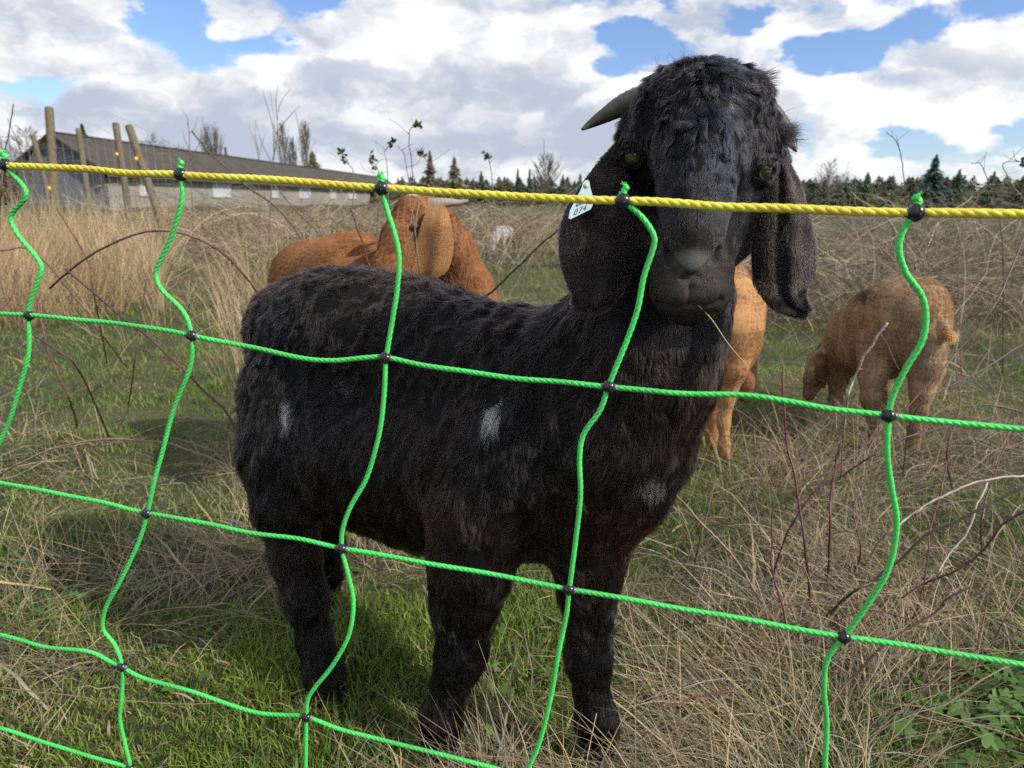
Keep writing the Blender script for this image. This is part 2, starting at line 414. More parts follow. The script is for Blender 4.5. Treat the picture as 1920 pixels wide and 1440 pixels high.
# right hind leg (near)
chY(BG, [(545, 740, 1.28, 92), (540, 850, 1.24, 80), (540, 940, 1.20, 58), (553, 1040, 1.18, 40), (572, 1120, 1.16, 36), (592, 1205, 1.145, 27), (608, 1262, 1.13, 31), (614, 1290, 1.12, 33)], 0.03)
# left hind leg (far)
chY(BG, [(585, 830, 1.42, 85), (598, 930, 1.46, 52), (612, 1020, 1.48, 28), (617, 1070, 1.48, 21), (620, 1100, 1.48, 22)], 0.03)
# right fore leg (near)
chY(BG, [(960, 830, 1.04, 105), (905, 960, 1.02, 88), (882, 1060, 1.01, 72), (870, 1130, 1.005, 56), (870, 1195, 1.0, 40), (862, 1235, 1.0, 39), (842, 1290, 1.0, 29), (828, 1345, 1.0, 33), (826, 1388, 1.0, 36)], 0.03)
# left fore leg
chY(BG, [(1110, 930, 1.02, 85), (1105, 1050, 1.00, 62), (1103, 1120, 0.99, 44), (1105, 1190, 0.985, 34), (1104, 1240, 0.98, 36), (1110, 1305, 0.975, 25), (1118, 1350, 0.97, 32), (1124, 1388, 0.97, 34)], 0.03)
# head
chY(BG, [(1312, 238, 0.935, 98), (1312, 260, 0.93, 100)], 0.03)
chY(BG, [(1266, 190, 0.90, 55), (1362, 188, 0.90, 58)], 0.03)
chY(BG, [(1392, 190, 0.915, 46), (1412, 225, 0.925, 42)], 0.02)
chY(BG, [(1240, 195, 0.915, 42), (1232, 225, 0.92, 40)], 0.02)
chY(BG, [(1312, 205, 0.89, 72), (1310, 290, 0.865, 74), (1304, 370, 0.835, 60), (1299, 440, 0.808, 48), (1297, 488, 0.798, 44)], 0.025)
chY(BG, [(1226, 258, 0.915, 44), (1216, 290, 0.925, 36), (1226, 350, 0.95, 54), (1248, 430, 0.95, 52)], 0.03)
chY(BG, [(1196, 262, 0.955, 34), (1186, 320, 0.965, 40)], 0.03)
chY(BG, [(1402, 272, 0.915, 44), (1412, 310, 0.925, 36), (1398, 370, 0.95, 52), (1368, 440, 0.95, 52)], 0.03)
chY(BG, [(1434, 285, 0.955, 32), (1444, 330, 0.965, 34)], 0.03)
chY(BG, [(1312, 330, 0.935, 100), (1308, 410, 0.93, 84), (1300, 490, 0.89, 58), (1296, 545, 0.835, 42)], 0.03)
chY(BG, [(1262, 512, 0.812, 34), (1258, 543, 0.815, 31), (1270, 570, 0.83, 23)], 0.02)
chY(BG, [(1333, 512, 0.812, 34), (1336, 543, 0.815, 31), (1320, 570, 0.83, 23)], 0.02)
chY(BG, [(1272, 548, 0.80, 36), (1318, 548, 0.80, 36)], 0.02)
chY(BG, [(1282, 585, 0.832, 23), (1304, 585, 0.832, 23)], 0.012)
chY(BG, [(1274, 482, 0.796, 21), (1290, 498, 0.786, 17)], 0.008)
chY(BG, [(1322, 481, 0.796, 21), (1306, 497, 0.786, 17)], 0.008)
chY(BG, [(1246, 500, 0.81, 24)], 0.012)
chY(BG, [(1350, 498, 0.81, 24)], 0.012)
def carve(pts, r, k=0.004, sink=0.0):
    q = []
    for u, v in pts:
        d = BG.surf(u, v); q.append((P(u, v, d+sink), r))
    return q
cuts = [(carve([(1250, 470), (1256, 486), (1268, 502), (1284, 516)], 0.0046, sink=0.0005), 0.004), (carve([(1346, 468), (1341, 485), (1328, 501), (1310, 515)], 0.0046, sink=0.0005), 0.004),
        (carve([(1297, 514), (1294, 540), (1291, 566)], 0.0017), 0.003),
        (carve([(1232, 566), (1252, 575), (1272, 577), (1291, 571), (1312, 577), (1332, 573), (1352, 560)], 0.0024), 0.004)]
EYES = [(1186, 291, np.array([-0.62, -0.78, 0.02])), (1436, 316, np.array([0.60, -0.80, -0.02]))]
eye_c = []
for u, v, dr in EYES:
    d = BG.surf(u, v) or 0.89; eye_c.append(P(u, v, d)+unit(-dr)*0.0075)
for c, (u, v, dr) in zip(eye_c, EYES):
    BG.chain([(c, 0.0185)], 0.008)                                  # lids round the eye
    ax = unit(np.cross(dr, [0, 0, 1]))
    cuts.append(([(c+unit(dr)*0.012-ax*0.0065-np.array([0,0,.0030]), 0.0071), (c+unit(dr)*0.012+ax*0.0065-np.array([0,0,.0030]), 0.0071)], 0.002))
for q, k in cuts: BG.chain(q, k, 'cut')

goat = empty('goat', (-0.1, 1.1, 0), 'large black goat with amber eyes and small grey horns facing the camera behind the net', 'goat', 'goats in the pasture')
lo, hi = BG.bounds(); HB0 = np.array([0.11, 0.70, 0.72]); HB1 = np.array([0.46, 1.06, 1.16])
Vb, Fb = BG.polygonise(lo, hi, 0.009)
cen = Vb[Fb].mean(1); Fb = Fb[~np.all((cen > HB0) & (cen < HB1), axis=1)]
Vh, Fh = BG.polygonise(HB0-0.004, HB1+0.004, 0.0032)
VV = np.vstack([Vb, Vh]); FF = np.vstack([Fb, Fh+len(Vb)])
# colour on the skin mesh: muzzle skin greyer
u_, v_, d_ = proj(VV); mz = np.exp(-(((u_-1297)/62)**2+((v_-545)/60)**2))*(d_ < 0.9)
colv = np.array([0.004, 0.004, 0.0045])[None]*(1-mz[:, None])+np.array([0.07, 0.058, 0.05])[None]*mz[:, None]
nosepad = np.exp(-(((u_-1298)/38)**2+((v_-490)/22)**2)**2)*(d_ < 0.83); colv = colv*(1-nosepad[:, None])+np.array([0.125, 0.118, 0.118])[None]*nosepad[:, None]
for q, k in cuts:                     # recess shade painted near-black into the nostrils, lip line and sockets
    for a, ra in q:
        w = np.exp(-(np.linalg.norm(VV-a, axis=1)/(ra*1.25))**4)[:, None]; colv = colv*(1-w)+0.003*w
M_skin = principled('goat_skin', (1, 1, 1), 0.75, 0.14, attr=True, bump=0.0007, bump_scale=420)
body = mesh('body', VV, FF, M_skin, True, goat, col=colv)
VN = vert_normals(VV, FF)

HB = np.array([0.12, 0.71, 0.73])
def is_head(p):
    u, v, d = proj(p); return (u > 1165) & (u < 1460) & (v < 640) & (v > 100) & (d < 0.97)
flow = flow_field([(500, 560, -.5, .6), (620, 540, -.9, .35), (470, 700, -.15, 1), (520, 850, -.05, 1), (640, 700, -.5, .8), (800, 580, -.95, .3), (760, 780, -.45, .9), (750, 950, -.3, 1), (950, 620, -.9, .45), (930, 780, -.35, .95), (930, 950, -.1, 1),
                   (1080, 600, -.75, .6), (1100, 750, -.35, .9), (1220, 700, -.1, 1), (1200, 850, 0, 1), (1220, 960, -.3, 1), (560, 1000, -.15, 1), (590, 1200, .1, 1), (870, 1100, -.1, 1), (850, 1300, -.1, 1), (1100, 1100, 0, 1), (1110, 1300, .1, 1),
                   (1312, 150, .02, .9), (1250, 180, -.5, .8), (1380, 180, .55, .8), (1312, 260, 0, 1), (1230, 300, -.5, .7), (1395, 300, .5, .75), (1310, 360, -.05, 1), (1250, 400, -.35, .9), (1360, 400, .3, .95), (1200, 420, -.3, 1), (1405, 440, .1, 1),
                   (1297, 460, 0, 1), (1250, 540, -.8, .6), (1345, 540, .8, .6), (1295, 600, 0, 1), (1310, 640, 0, 1), (1200, 560, -.1, 1)], 55)
view = lambda c: unit(CAM[None]-c)
def keep_body(c, n):
    f = (n*view(c)).sum(1); hd = np.all((c > HB0) & (c < HB1), axis=1)
    return np.where(f > -0.45, 1.0, 0.12)*np.where(hd, 0.0, 1.0)
def patch(p, lst, amp=18):
    """white hair patches given where they lie on the near flank"""
    u, v, d = proj(p); w = np.zeros(len(p))
    for (cu, cv, a, b, ang, s) in lst:
        c, sn = math.cos(ang), math.sin(ang); x = (u-cu)*c+(v-cv)*sn; y = -(u-cu)*sn+(v-cv)*c
        w = np.maximum(w, s*np.exp(-((x/a)**2+(y/b)**2)**3))
    return w
PT = [(926, 770, 19, 42, .25, 1.0), (540, 762, 13, 30, -.2, .9), (1226, 905, 30, 30, .3, .8), (848, 1186, 9, 8, 0, .8), (652, 725, 12, 16, .2, .25)]
def coat_color(p, rs=rng):
    n = len(p); u, v, d = proj(p)
    base = np.array([0.0042, 0.0040, 0.0048]); br = np.array([0.040, 0.018, 0.010])
    k = 0.06+0.18*snoise(p, 0.12)
    k += 0.6*np.exp(-(((u-700)/160)**2+((v-990)/60)**2))+0.55*np.exp(-(((u-1130)/110)**2+((v-1000)/70)**2))+0.35*np.exp(-(((u-560)/60)**2+((v-870)/110)**2))+0.35*np.exp(-(((u-650)/260)**2+((v-540)/60)**2))  # brown belly, brisket and thigh; back-top term tints in the grazing sun sheen
    k = np.where(is_head(p), 0.05, k)
    k = np.clip(k+rs.normal(size=n)*0.2, 0, 1)[:, None]*0.75
    c = (base*(1-k)+br*k)*np.exp(rs.normal(size=(n, 1))*0.55)
    lt = rs.random(n) < 0.07; c[lt] = c[lt]*.5+np.array([0.045, 0.042, 0.046])
    w = patch(p, PT); m = rs.random(n) < w; c[m] = np.array([0.62, 0.66, 0.72])*rs.uniform(.6, 1.1, size=(m.sum(), 1))
    return c
def smooth_n(T, r1, r2, VNs): return unit(VNs[T[:, 0]]*(1-r1)[:, None]+VNs[T[:, 1]]*(r1*(1-r2))[:, None]+VNs[T[:, 2]]*(r1*r2)[:, None])
NB = 540000
p, n, T, r1, r2 = sample_surface(VV, FF, NB, keep_body); n = smooth_n(T, r1, r2, VN)
u, v, d = proj(p)
leg = np.clip((v-1020)/80, 0, 1)*((n*0).sum(1)+1)
L = 0.0235+0.006*snoise(p, 0.15); L = np.where(v > 1040, 0.014, L)
L = np.where((v > 1080) & (u > 780) & (v < 1180), 0.020, L)
L = L*np.where(p[:, 2] < 0.05, 0.6, 1)*rng.uniform(.45, 1.1, NB); L = np.where((u > 1050) & (v < 800), L*0.8, L)
wv = np.where((u < 1000) & (v < 760), 0.95, 0.30)
fur('coat', p, n, flow(p), L, 0.00019, coat_color(p), M_coat, goat, lift=0.22, K=6, jitter=0.06, wave=wv, wscale=0.028, clump=0.5, cscale=0.010, grav=0.12)
# head hair, shorter and finer
def keep_head(c, n):
    f = (n*view(c)).sum(1); hd = np.all((c > HB0) & (c < HB1), axis=1); u, v, d = proj(c)
    eye = np.ones(len(c))
    for e in eye_c: eye *= (np.linalg.norm(c-e[None], axis=1) > 0.0150)
    nosep = 1-0.995*np.exp(-(((u-1298)/46)**2+((v-494)/26)**2)**2)
    mouth = 1-0.93*((abs(v-571-3*np.cos((u-1292)/22)) < 4.5) & (abs(u-1292) < 64) & (d < .88))-0.93*((abs(u-1294) < 2.5) & (v > 515) & (v < 566) & (d < .85))
    return np.where(f > -0.3, 1.0, 0.1)*hd*eye*nosep*mouth
NHD = 210000
p, n, T, r1, r2 = sample_surface(VV, FF, NHD, keep_head); n = smooth_n(T, r1, r2, VN); u, v, d = proj(p)
inface = d < 0.955
L = np.interp(v, [120, 200, 280, 360, 440, 480, 600, 640], [.015, .016, .012, .007, .0030, .0014, .0024, .02])
L = np.where(inface, L, 0.024); L = L*rng.uniform(.6, 1.15, NHD)
side_ = np.clip((abs(u-1305)-60)/40, 0, 1)*(v > 330)*(v < 460); L = np.where(inface, L+side_*0.005, L)
for e in eye_c:
    q = np.linalg.norm(p-e[None], axis=1); L = np.where(q < 0.03, np.minimum(L, 0.0045), L)
L = np.where(((u-1298)/60)**2+((v-492)/36)**2 < 1, np.minimum(L, 0.0012), L)
cur = np.interp(v, [120, 210, 300, 400], [1.2, 1.0, 0.6, 0.15]); hc = coat_color(p)
gr = np.exp(-(((u-1345)/60)**2+((v-300)/170)**2))[:, None]; hc = hc*(1-0.0*gr)+np.array([0.022, 0.026, 0.036])[None]*0.5*gr; hc = hc*np.array([.85, .95, 1.15])[None]  # grey-blue sheen of the sunlit forehead side mixed into the hair colour
mzz = (np.exp(-(((u-1297)/60)**2+((v-500)/50)**2))*inface)[:, None]; hc = hc*(1-.6*mzz)+np.array([0.30, 0.24, 0.20])[None]*.6*mzz  # brownish muzzle hair, its lit brightness raised through the colour
fur('face_hair', p, n, flow(p), L, 0.00017, hc, M_coat, goat, lift=np.where(v < 300, 0.30, 0.18), K=5, wave=cur*0.75, wscale=0.022, clump=np.where(v < 300, .6, .12)[:, None, None], cscale=0.013, grav=0.08, jitter=0.05)
# tufts: poll fringe and the dark brow tuft on the goat's left side
def tuft(u, v, Y, du, dv, n, L, spread, seed, parent=goat, colr=(0.016, 0.014, 0.016), up=0.0, rad=0.00028, name='tuft'):
    rs = np.random.default_rng(seed); c = PY(u, v, Y); p = c[None]+rs.normal(size=(n, 3))*spread
    fl = unit((CR*du-CU*dv)[None]+rs.normal(size=(n, 3))*0.22); nn = unit(-CF[None]*0.6+CU[None]*up+rs.normal(size=(n, 3))*0.1)
    return fur(name, p, nn, fl, L*rs.uniform(.6, 1.2, n), rad, np.tile(np.array(colr), (n, 1))*rs.uniform(.6, 1.5, (n, 1)), M_coat, parent, lift=0.2, K=6, wave=0.6, wscale=0.03, clump=0.5, cscale=0.012, grav=0.1, rs=rs)
tuft(1446, 256, 0.91, .95, -.22, 1500, 0.026, 0.0055, 21, name='brow_tuft')
tuft(1405, 158, 0.90, .8, .5, 500, 0.020, 0.007, 22, name='poll_tuft')
tuft(1290, 150, 0.885, -.2, .9, 350, 0.016, 0.014, 23, up=.0, name='poll_tuft')

# eyes
def eye_mat():
    m, N, Lk = new_mat('amber_eye')
    at = N.new('ShaderNodeAttribute'); at.attribute_name = 'col'
    b = N.new('ShaderNodeBsdfPrincipled'); b.inputs['Roughness'].default_value = 0.08; b.inputs['Coat Weight'].default_value = 1.0; b.inputs['Coat Roughness'].default_value = 0.02
    Lk.new(at.outputs['Color'], b.inputs['Base Color']); o = N.new('ShaderNodeOutputMaterial'); Lk.new(b.outputs[0], o.inputs[0]); return m
M_eye = eye_mat()
def eyeball(c, dr, r, parent, view_bias=0.35):
    fz = unit(dr*(1-view_bias)+unit(CAM-c)*view_bias); fx = unit(np.cross([0, 0, 1.0], fz)); fy = np.cross(fz, fx)
    V, Fc = ellipsoid((0, 0, 0), r, r, r, None, 48, 32)
    a = V/r; ang = np.degrees(np.arccos(np.clip(a[:, 2], -1, 1)))
    bulge = 1+0.10*np.exp(-(ang/28)**4); V = V*bulge[:, None]
    col = np.tile(np.array([0.05, 0.04, 0.035]), (len(V), 1)); ir = ang < 44
    th = np.arctan2(a[:, 1], a[:, 0]); col[ir] = np.array([0.13, 0.078, 0.028])*(0.8+0.25*np.sin(th[ir]*23))[:, None]
    col[(ang > 37) & ir] = (0.12, 0.06, 0.02)
    pup = (abs(a[:, 0]) < 0.42) & (abs(a[:, 1]) < 0.13); col[pup & (a[:, 2] > 0)] = (0.004, 0.004, 0.004)
    V = V@np.array([fx, fy, fz])+c
    return mesh('eye', V, Fc, M_eye, True, parent, col=col)
for c, (u, v, dr) in zip(eye_c, EYES): eyeball(c, unit(dr), 0.0140, goat)

# horns
def horn(pts, parent, name='horn', mat=None, ridge=0.05):
    c = []; r = []
    for u, v, Y, rp in pts: q = PY(u, v, Y); c.append(q); r.append(rp*depth(q)/F)
    cc = spline(c, 10); rr = np.interp(np.linspace(0, 1, len(cc)), np.linspace(0, 1, len(r)), r)
    rr = rr*(1+ridge*np.sin(np.arange(len(cc))*2.2)*np.linspace(1, 0, len(cc)))
    V, Fc = tube(cc, rr, 20); return mesh(name, V, Fc, mat or M_horn, True, parent)
horn([(1250, 190, 0.935, 28), (1212, 185, 0.945, 26), (1172, 196, 0.955, 21), (1135, 216, 0.96, 14), (1108, 232, 0.96, 8), (1091, 243, 0.955, 2.5)], goat)
horn([(1400, 200, 0.97, 24), (1434, 205, 0.985, 21), (1460, 228, 0.99, 17), (1480, 258, 0.985, 12), (1489, 276, 0.975, 6), (1493, 284, 0.97, 2)], goat)

# ears: a cupped sheet with thickness
def ear(rows, parent, skin, thick=0.0065, name='ear', smoothn=6, cols=13, cup=0.02, edge=0.0, ridge=0.0):
    """rows: (uL, vL, uR, vR, Ymid, cup) ; returns object, V, F for fur"""
    R = np.array(rows, float); Rn = spline(R, smoothn); nr = len(Rn); s = np.linspace(-1, 1, cols); front = []
    for (uL, vL, uR, vR, Y, cp) in Rn:
        for t in s:
            u = uL+(uR-uL)*(t+1)/2; v = vL+(vR-vL)*(t+1)/2
            front.append(PY(u, v, Y-cp*(1-t*t)*1.3+edge*t-ridge*math.exp(-((t-.3)/.22)**2)+ridge*math.exp(-((t+.15)/.2)**2)*.7))
    front = np.array(front); idx = np.arange(nr*cols).reshape(nr, cols)
    q = np.stack([idx[:-1, :-1], idx[1:, :-1], idx[1:, 1:], idx[:-1, 1:]], -1).reshape(-1, 4)
    nn = vert_normals(front, q)
    if (nn@np.array([0, -1, 0.])).mean() < 0: q = q[:, ::-1]; nn = -nn
    rim = np.zeros(nr*cols, bool).reshape(nr, cols); rim[:, 0] = rim[:, -1] = True; rim[-1] = True; rim[0] = True
    th = np.where(rim.ravel(), 0.35, 1.0)*thick
    back = front-nn*th[:, None]; n0 = len(front)
    Fc = [q, (q+n0)[:, ::-1]]
    loop = list(idx[0])+list(idx[1:, -1])+list(idx[-1, ::-1][1:])+list(idx[::-1, 0][1:-1])
    lp = np.array(loop); l2 = np.roll(lp, -1); Fc.append(np.stack([lp, l2, l2+n0, lp+n0], 1))
    V = np.vstack([front, back]); Fa = np.vstack(Fc)
    o = mesh(name, V, Fa, skin, True, parent); return o, V, Fa, q, nn
def ear_fur(o, V, Fa, parent, n, length, rad, colf, name='ear_hair', flowdir=(0, 1), seed=5, mat=None):
    rs = np.random.default_rng(seed); VNe = vert_normals(V, Fa)
    p, nn, T, r1, r2 = sample_surface(V, Fa, n, lambda c, m: np.where((m*view(c)).sum(1) > -0.35, 1.0, 0.25), rs); nn = smooth_n(T, r1, r2, VNe)
    sgn = np.sign((nn*unit(CAM-p)).sum(1))
    fl = np.tile(CR*flowdir[0]-CU*flowdir[1], (n, 1))
    fur(name, p, nn, fl, length*rs.uniform(.6, 1.2, n), rad, colf(p, rs), mat or M_coat, parent, lift=0.35, K=4, wave=0.15, wscale=0.02, clump=0.15, cscale=0.008, grav=0.05, jitter=0.15, rs=rs)
earL_rows = [(1448, 285, 1474, 292, .925, .0), (1440, 320, 1494, 330, .915, .004), (1430, 360, 1508, 365, .905, .008), (1420, 410, 1520, 415, .895, .012), (1410, 460, 1529, 460, .885, .014), (1410, 500, 1530, 498, .88, .012),
             (1418, 535, 1522, 525, .872, .006), (1438, 562, 1512, 545, .86, .0), (1462, 578, 1512, 560, .845, -.004), (1490, 586, 1516, 572, .835, -.003), (1512, 586, 1518, 580, .83, 0)]
def black_ear_col(p, rs): 
    k = rs.random((len(p), 1))*0.45; return np.array([0.020, 0.016, 0.016])*(1-k)+np.array([0.050, 0.034, 0.030])*k
o, Ve, Fe, q, nn = ear(earL_rows, goat, M_skin_black, cols=23, ridge=.006); ear_fur(o, Ve, Fe, o, 26000, 0.0065, 0.00022, black_ear_col, seed=31)
earR_rows = [(1160, 262, 1200, 290, .93, .0), (1128, 296, 1200, 330, .92, .006), (1094, 340, 1198, 370, .905, .010), (1064, 385, 1198, 410, .895, .014), (1051, 425, 1195, 445, .888, .018), (1048, 465, 1190, 478, .88, .018),
             (1052, 500, 1183, 512, .875, .014), (1062, 530, 1172, 540, .868, .008), (1073, 553, 1158, 560, .86, .002), (1074, 568, 1140, 572, .852, -.004), (1084, 577, 1120, 578, .848, -.002)]
o, Ve, Fe, q, nnR = ear(earR_rows, goat, M_skin_black, cols=23, ridge=.004); ear_fur(o, Ve, Fe, o, 34000, 0.0060, 0.00022, black_ear_col, seed=32)

# ear tag with its number
M_tag = principled('pale_blue_plastic_tag', (0.38, 0.53, 0.61), 0.45, 0.4, noise_scale=80, noise_amt=0.12)
M_ink = principled('tag_ink', (0.03, 0.045, 0.06), 0.6)
tagpx = [(1102.5, 337), (1105.4, 341), (1106.7, 351), (1111, 366), (1112.5, 381.5), (1108, 392), (1070, 411), (1066, 409), (1068.6, 394.5), (1081.7, 370), (1090, 353), (1093, 343), (1097, 338)]
TD = 0.838
def tagp(u, v, off=0.0): return P(u, v, TD-off+ (u-1090)*0.00012)
fr = [tagp(u, v, .0012) for u, v in tagpx]; bk = [tagp(u, v) for u, v in tagpx]; nT = len(fr)
tg = mesh('ear_tag', np.array(fr+bk), [tuple(range(nT))[::-1], tuple(range(nT, 2*nT))]+[(i, (i+1) % nT, nT+(i+1) % nT, nT+i) for i in range(nT)], M_tag, False, goat)
def strokes(mb, segs, o, ex, ey, w=0.9, sc=1.0):
    """segs polylines in glyph space -> thin flat ribbons on the tag; o origin px, ex ey px vectors"""
    for pl in segs:
        pts = [(o[0]+ex[0]*x+ey[0]*y, o[1]+ex[1]*x+ey[1]*y) for x, y in pl]
        q = np.array([tagp(a, b, 0.0017) for a, b in pts]); V, Fc = tube(q, w*TD/F/2, 5); mb.add(V, Fc)
GL = {'0': [[(0.15, 0), (0, .25), (0, .75), (.15, 1), (.45, 1), (.6, .75), (.6, .25), (.45, 0), (.15, 0)]], '7': [[(0, 1), (.6, 1), (.2, 0)]], '4': [[(.45, 0), (.45, 1), (0, .35), (.62, .35)]],
      'W': [[(0, 1), (.15, 0), (.3, .7), (.45, 0), (.6, 1)]], 'A': [[(0, 0), (.3, 1), (.6, 0)], [(.12, .35), (.48, .35)]], 'X': [[(0, 0), (.6, 1)], [(0, 1), (.6, 0)]]}
mb = MB()
ang = math.radians(-24); ex = np.array([math.cos(ang), math.sin(ang)]); ey = np.array([math.sin(ang)*0.0+0.30, -0.95])
o0 = np.array([1076.0, 403.5])
for i, ch in enumerate('074'): strokes(mb, GL[ch], o0+ex*i*9.2, ex*9.5, ey*11.5, 1.25)
o1 = np.array([1079.5, 388.5])
for i, ch in enumerate('WAA'): strokes(mb, GL[ch], o1+ex*i*6.2, ex*6.2, ey*6.5, 0.9)
mb.build('number', M_ink, tg)
V, Fc = ellipsoid(tagp(1099, 348, .002), 4.6*TD/F, 4.6*TD/F, .0016, [CR, CU, -CF], 16, 8)
mesh('rivet', V, Fc, principled('tag_rivet', (0.45, 0.5, 0.3), 0.5), True, tg)

# hooves, each a cloven pair in one mesh
def hoof(u, v, Y, parent, yaw=0.0, s=1.0):
    c = PY(u, v, Y); c[2] = 0; mb = MB(); fx, fy = math.cos(yaw), math.sin(yaw)
    f = np.array([fx, fy, 0]); sd = np.array([-fy, fx, 0])
    for sg in (-1, 1):
        pts = [c+sd*sg*0.013*s+f*t*s+np.array([0, 0, z*s]) for t, z in ((-.02, .045), (-.005, .035), (.015, .022), (.034, .010))]
        V, Fc = tube(np.array(pts), np.array([.015, .0165, .016, .008])*s, 10); V[:, 2] = np.maximum(V[:, 2], 0.001); mb.add(V, Fc)
    return mb.build('hoof', M_hoof, parent)
HY = math.radians(-40)
for u, v, Y in ((826, 1392, 1.0), (1126, 1392, 0.97), (614, 1292, 1.12), (620, 1102, 1.48)): hoof(u, v, Y, goat, HY)

# the straw hanging from its mouth
c = spline([P(1308, 571, BG.surf(1308, 571)-0.001), P(1335, 600, .80), P(1362, 640, .81), P(1385, 668, .82), P(1405, 690, .83)], 8)
V, Fc = tube(c, np.linspace(0.0007, 0.0004, len(c)), 6)
M_straw1 = principled('dry_straw', (0.5, 0.38, 0.2), 0.6)
tag(mesh('grass_stem', V, Fc, M_straw1, True), "thin dry grass stem hanging from the black goat's mouth", 'grass stem')

# ================================================================== ELECTRIC NETTING
def rope_mat(name, c, c2):
    m, N, L = new_mat(name)
    tc = N.new('ShaderNodeTexCoord'); n = N.new('ShaderNodeTexNoise'); n.inputs['Scale'].default_value = 420; n.inputs['Detail'].default_value = 4; L.new(tc.outputs['Object'], n.inputs['Vector'])
    mr = N.new('ShaderNodeMapRange'); mr.inputs[1].default_value = 0.35; mr.inputs[2].default_value = 0.68; L.new(n.outputs['Fac'], mr.inputs[0])
    mx = N.new('ShaderNodeMix'); mx.data_type = 'RGBA'; mx.inputs[6].default_value = (*c, 1); mx.inputs[7].default_value = (*c2, 1); L.new(mr.outputs[0], mx.inputs[0])
    n9 = N.new('ShaderNodeTexNoise'); n9.inputs['Scale'].default_value = 16; n9.inputs['Detail'].default_value = 5; L.new(tc.outputs['Object'], n9.inputs['Vector'])
    m9 = N.new('ShaderNodeMapRange'); m9.inputs[1].default_value = .35; m9.inputs[2].default_value = .6; m9.inputs[3].default_value = .55; L.new(n9.outputs['Fac'], m9.inputs[0])
    mx9 = N.new('ShaderNodeMix'); mx9.data_type = 'RGBA'; mx9.blend_type = 'MIX'; mx9.inputs[6].default_value = (c[0]*.8+.05, c[1]*.55, c[2]*.6+.02, 1); L.new(m9.outputs[0], mx9.inputs[0]); L.new(mx.outputs[2], mx9.inputs[7]); mx = mx9
    b = N.new('ShaderNodeBsdfPrincipled'); b.inputs['Roughness'].default_value = 0.5; L.new(mx.outputs[2], b.inputs['Base Color'])
    t = N.new('ShaderNodeBsdfTranslucent'); L.new(mx.outputs[2], t.inputs[0]); ms = N.new('ShaderNodeMixShader'); ms.inputs[0].default_value = 0.25
    L.new(b.outputs[0], ms.inputs[1]); L.new(t.outputs[0], ms.inputs[2])
    bp = N.new('ShaderNodeBump'); bp.inputs['Distance'].default_value = 0.0004; L.new(n.outputs['Fac'], bp.inputs['Height']); L.new(bp.outputs[0], b.inputs['Normal'])
    o = N.new('ShaderNodeOutputMaterial'); L.new(ms.outputs[0], o.inputs[0]); return m
M_green = rope_mat('green_polyrope', (0.045, 0.70, 0.11), (0.14, 0.90, 0.24))
M_yellow = rope_mat('yellow_polyrope', (0.76, 0.72, 0.02), (0.93, 0.90, 0.20))
M_bead = principled('black_plastic_clip', (0.012, 0.013, 0.018), 0.28, 0.5)
M_clear = principled('clear_plastic_tab', (0.10, 0.11, 0.13), 0.3, 0.6)
nA = P(10, 310, 0.853); nB = P(1718, 397, 0.615)
nd = unit((nB-nA)*np.array([1, 1, 0])); nn_ = np.array([nd[1], -nd[0], 0.0])
def NP(u, v, off=0.0):
    r = ray(u, v); return CAM+r*(((nA-CAM)@nn_+off)/(r@nn_))
net = empty('electric_netting', NP(960, 1500)*np.array([1, 1, 0]), 'green netting fence with black clips and a yellow top rope in front of the goats', 'netting fence')
def rope(px, R, mat, name, parent=net, shift=None):
    w = [NP(u, v) for u, v in px]
    if name == 'vertical_rope':          # carry on to the ground
        if shift is not None: w = [q+shift for q in w]
        while w[-1][2] > 0.06: w.append(w[-1]+np.array([0, 0, -min(0.08, w[-1][2]-0.04)])+nd*0.006*math.sin(len(w)*1.9))
    else:                                # the net goes on past both edges of the picture
        for k in range(5): w.append(w[-1]+nd*0.2+np.array([0, 0, .006*math.sin(k*2.1+w[0][2]*9)])); w.insert(0, w[0]-nd*0.2+np.array([0, 0, .006*math.sin(k*1.7+w[0][2]*7)]))
    c0 = spline(w, 14); seg = np.linalg.norm(np.diff(c0, axis=0), axis=1); s = np.concatenate([[0], np.cumsum(seg)])
    n = int(s[-1]/(R*0.75)); sn = np.linspace(0, s[-1], n); c = np.stack([np.interp(sn, s, c0[:, i]) for i in range(3)], 1)
    c += vnoise(c, 0.05)*0.0004
    t, a, b = frames(c); mb = MB(); pitch = R*7
    for k in range(3):
        ph = sn/pitch*2*math.pi+k*2*math.pi/3; cc = c+(a*np.cos(ph)[:, None]+b*np.sin(ph)[:, None])*R*0.30
        V, Fc = tube(cc, R*0.72, 8); mb.add(V, Fc)
    return mb.build(name, mat, parent)
# rows (photograph pixels)
row1 = [(-160, 300), (10, 311), (120, 315), (230, 324), (339, 328), (430, 333), (540, 338), (630, 345), (716, 353), (860, 361), (1020, 370), (1168, 377), (1300, 383), (1440, 390), (1580, 395), (1718, 400), (1830, 402), (1960, 404), (2120, 409)]
row2 = [(-160, 577), (0, 588), (55, 591), (150, 600), (250, 610), (360, 629), (470, 652), (560, 672), (620, 676), (680, 671), (723, 671), (800, 687), (950, 707), (1060, 716), (1142, 725), (1250, 736), (1380, 740), (1480, 753), (1570, 769), (1665, 779), (1790, 792), (1960, 808), (2120, 825)]
row3 = [(-160, 872), (0, 905), (110, 925), (200, 943), (275, 962), (380, 980), (470, 998), (560, 1010), (641, 1028), (760, 1048), (900, 1073), (1000, 1092), (1067, 1105), (1200, 1127), (1330, 1150), (1470, 1174), (1582, 1194), (1700, 1211), (1830, 1232), (1960, 1254), (2120, 1280)]
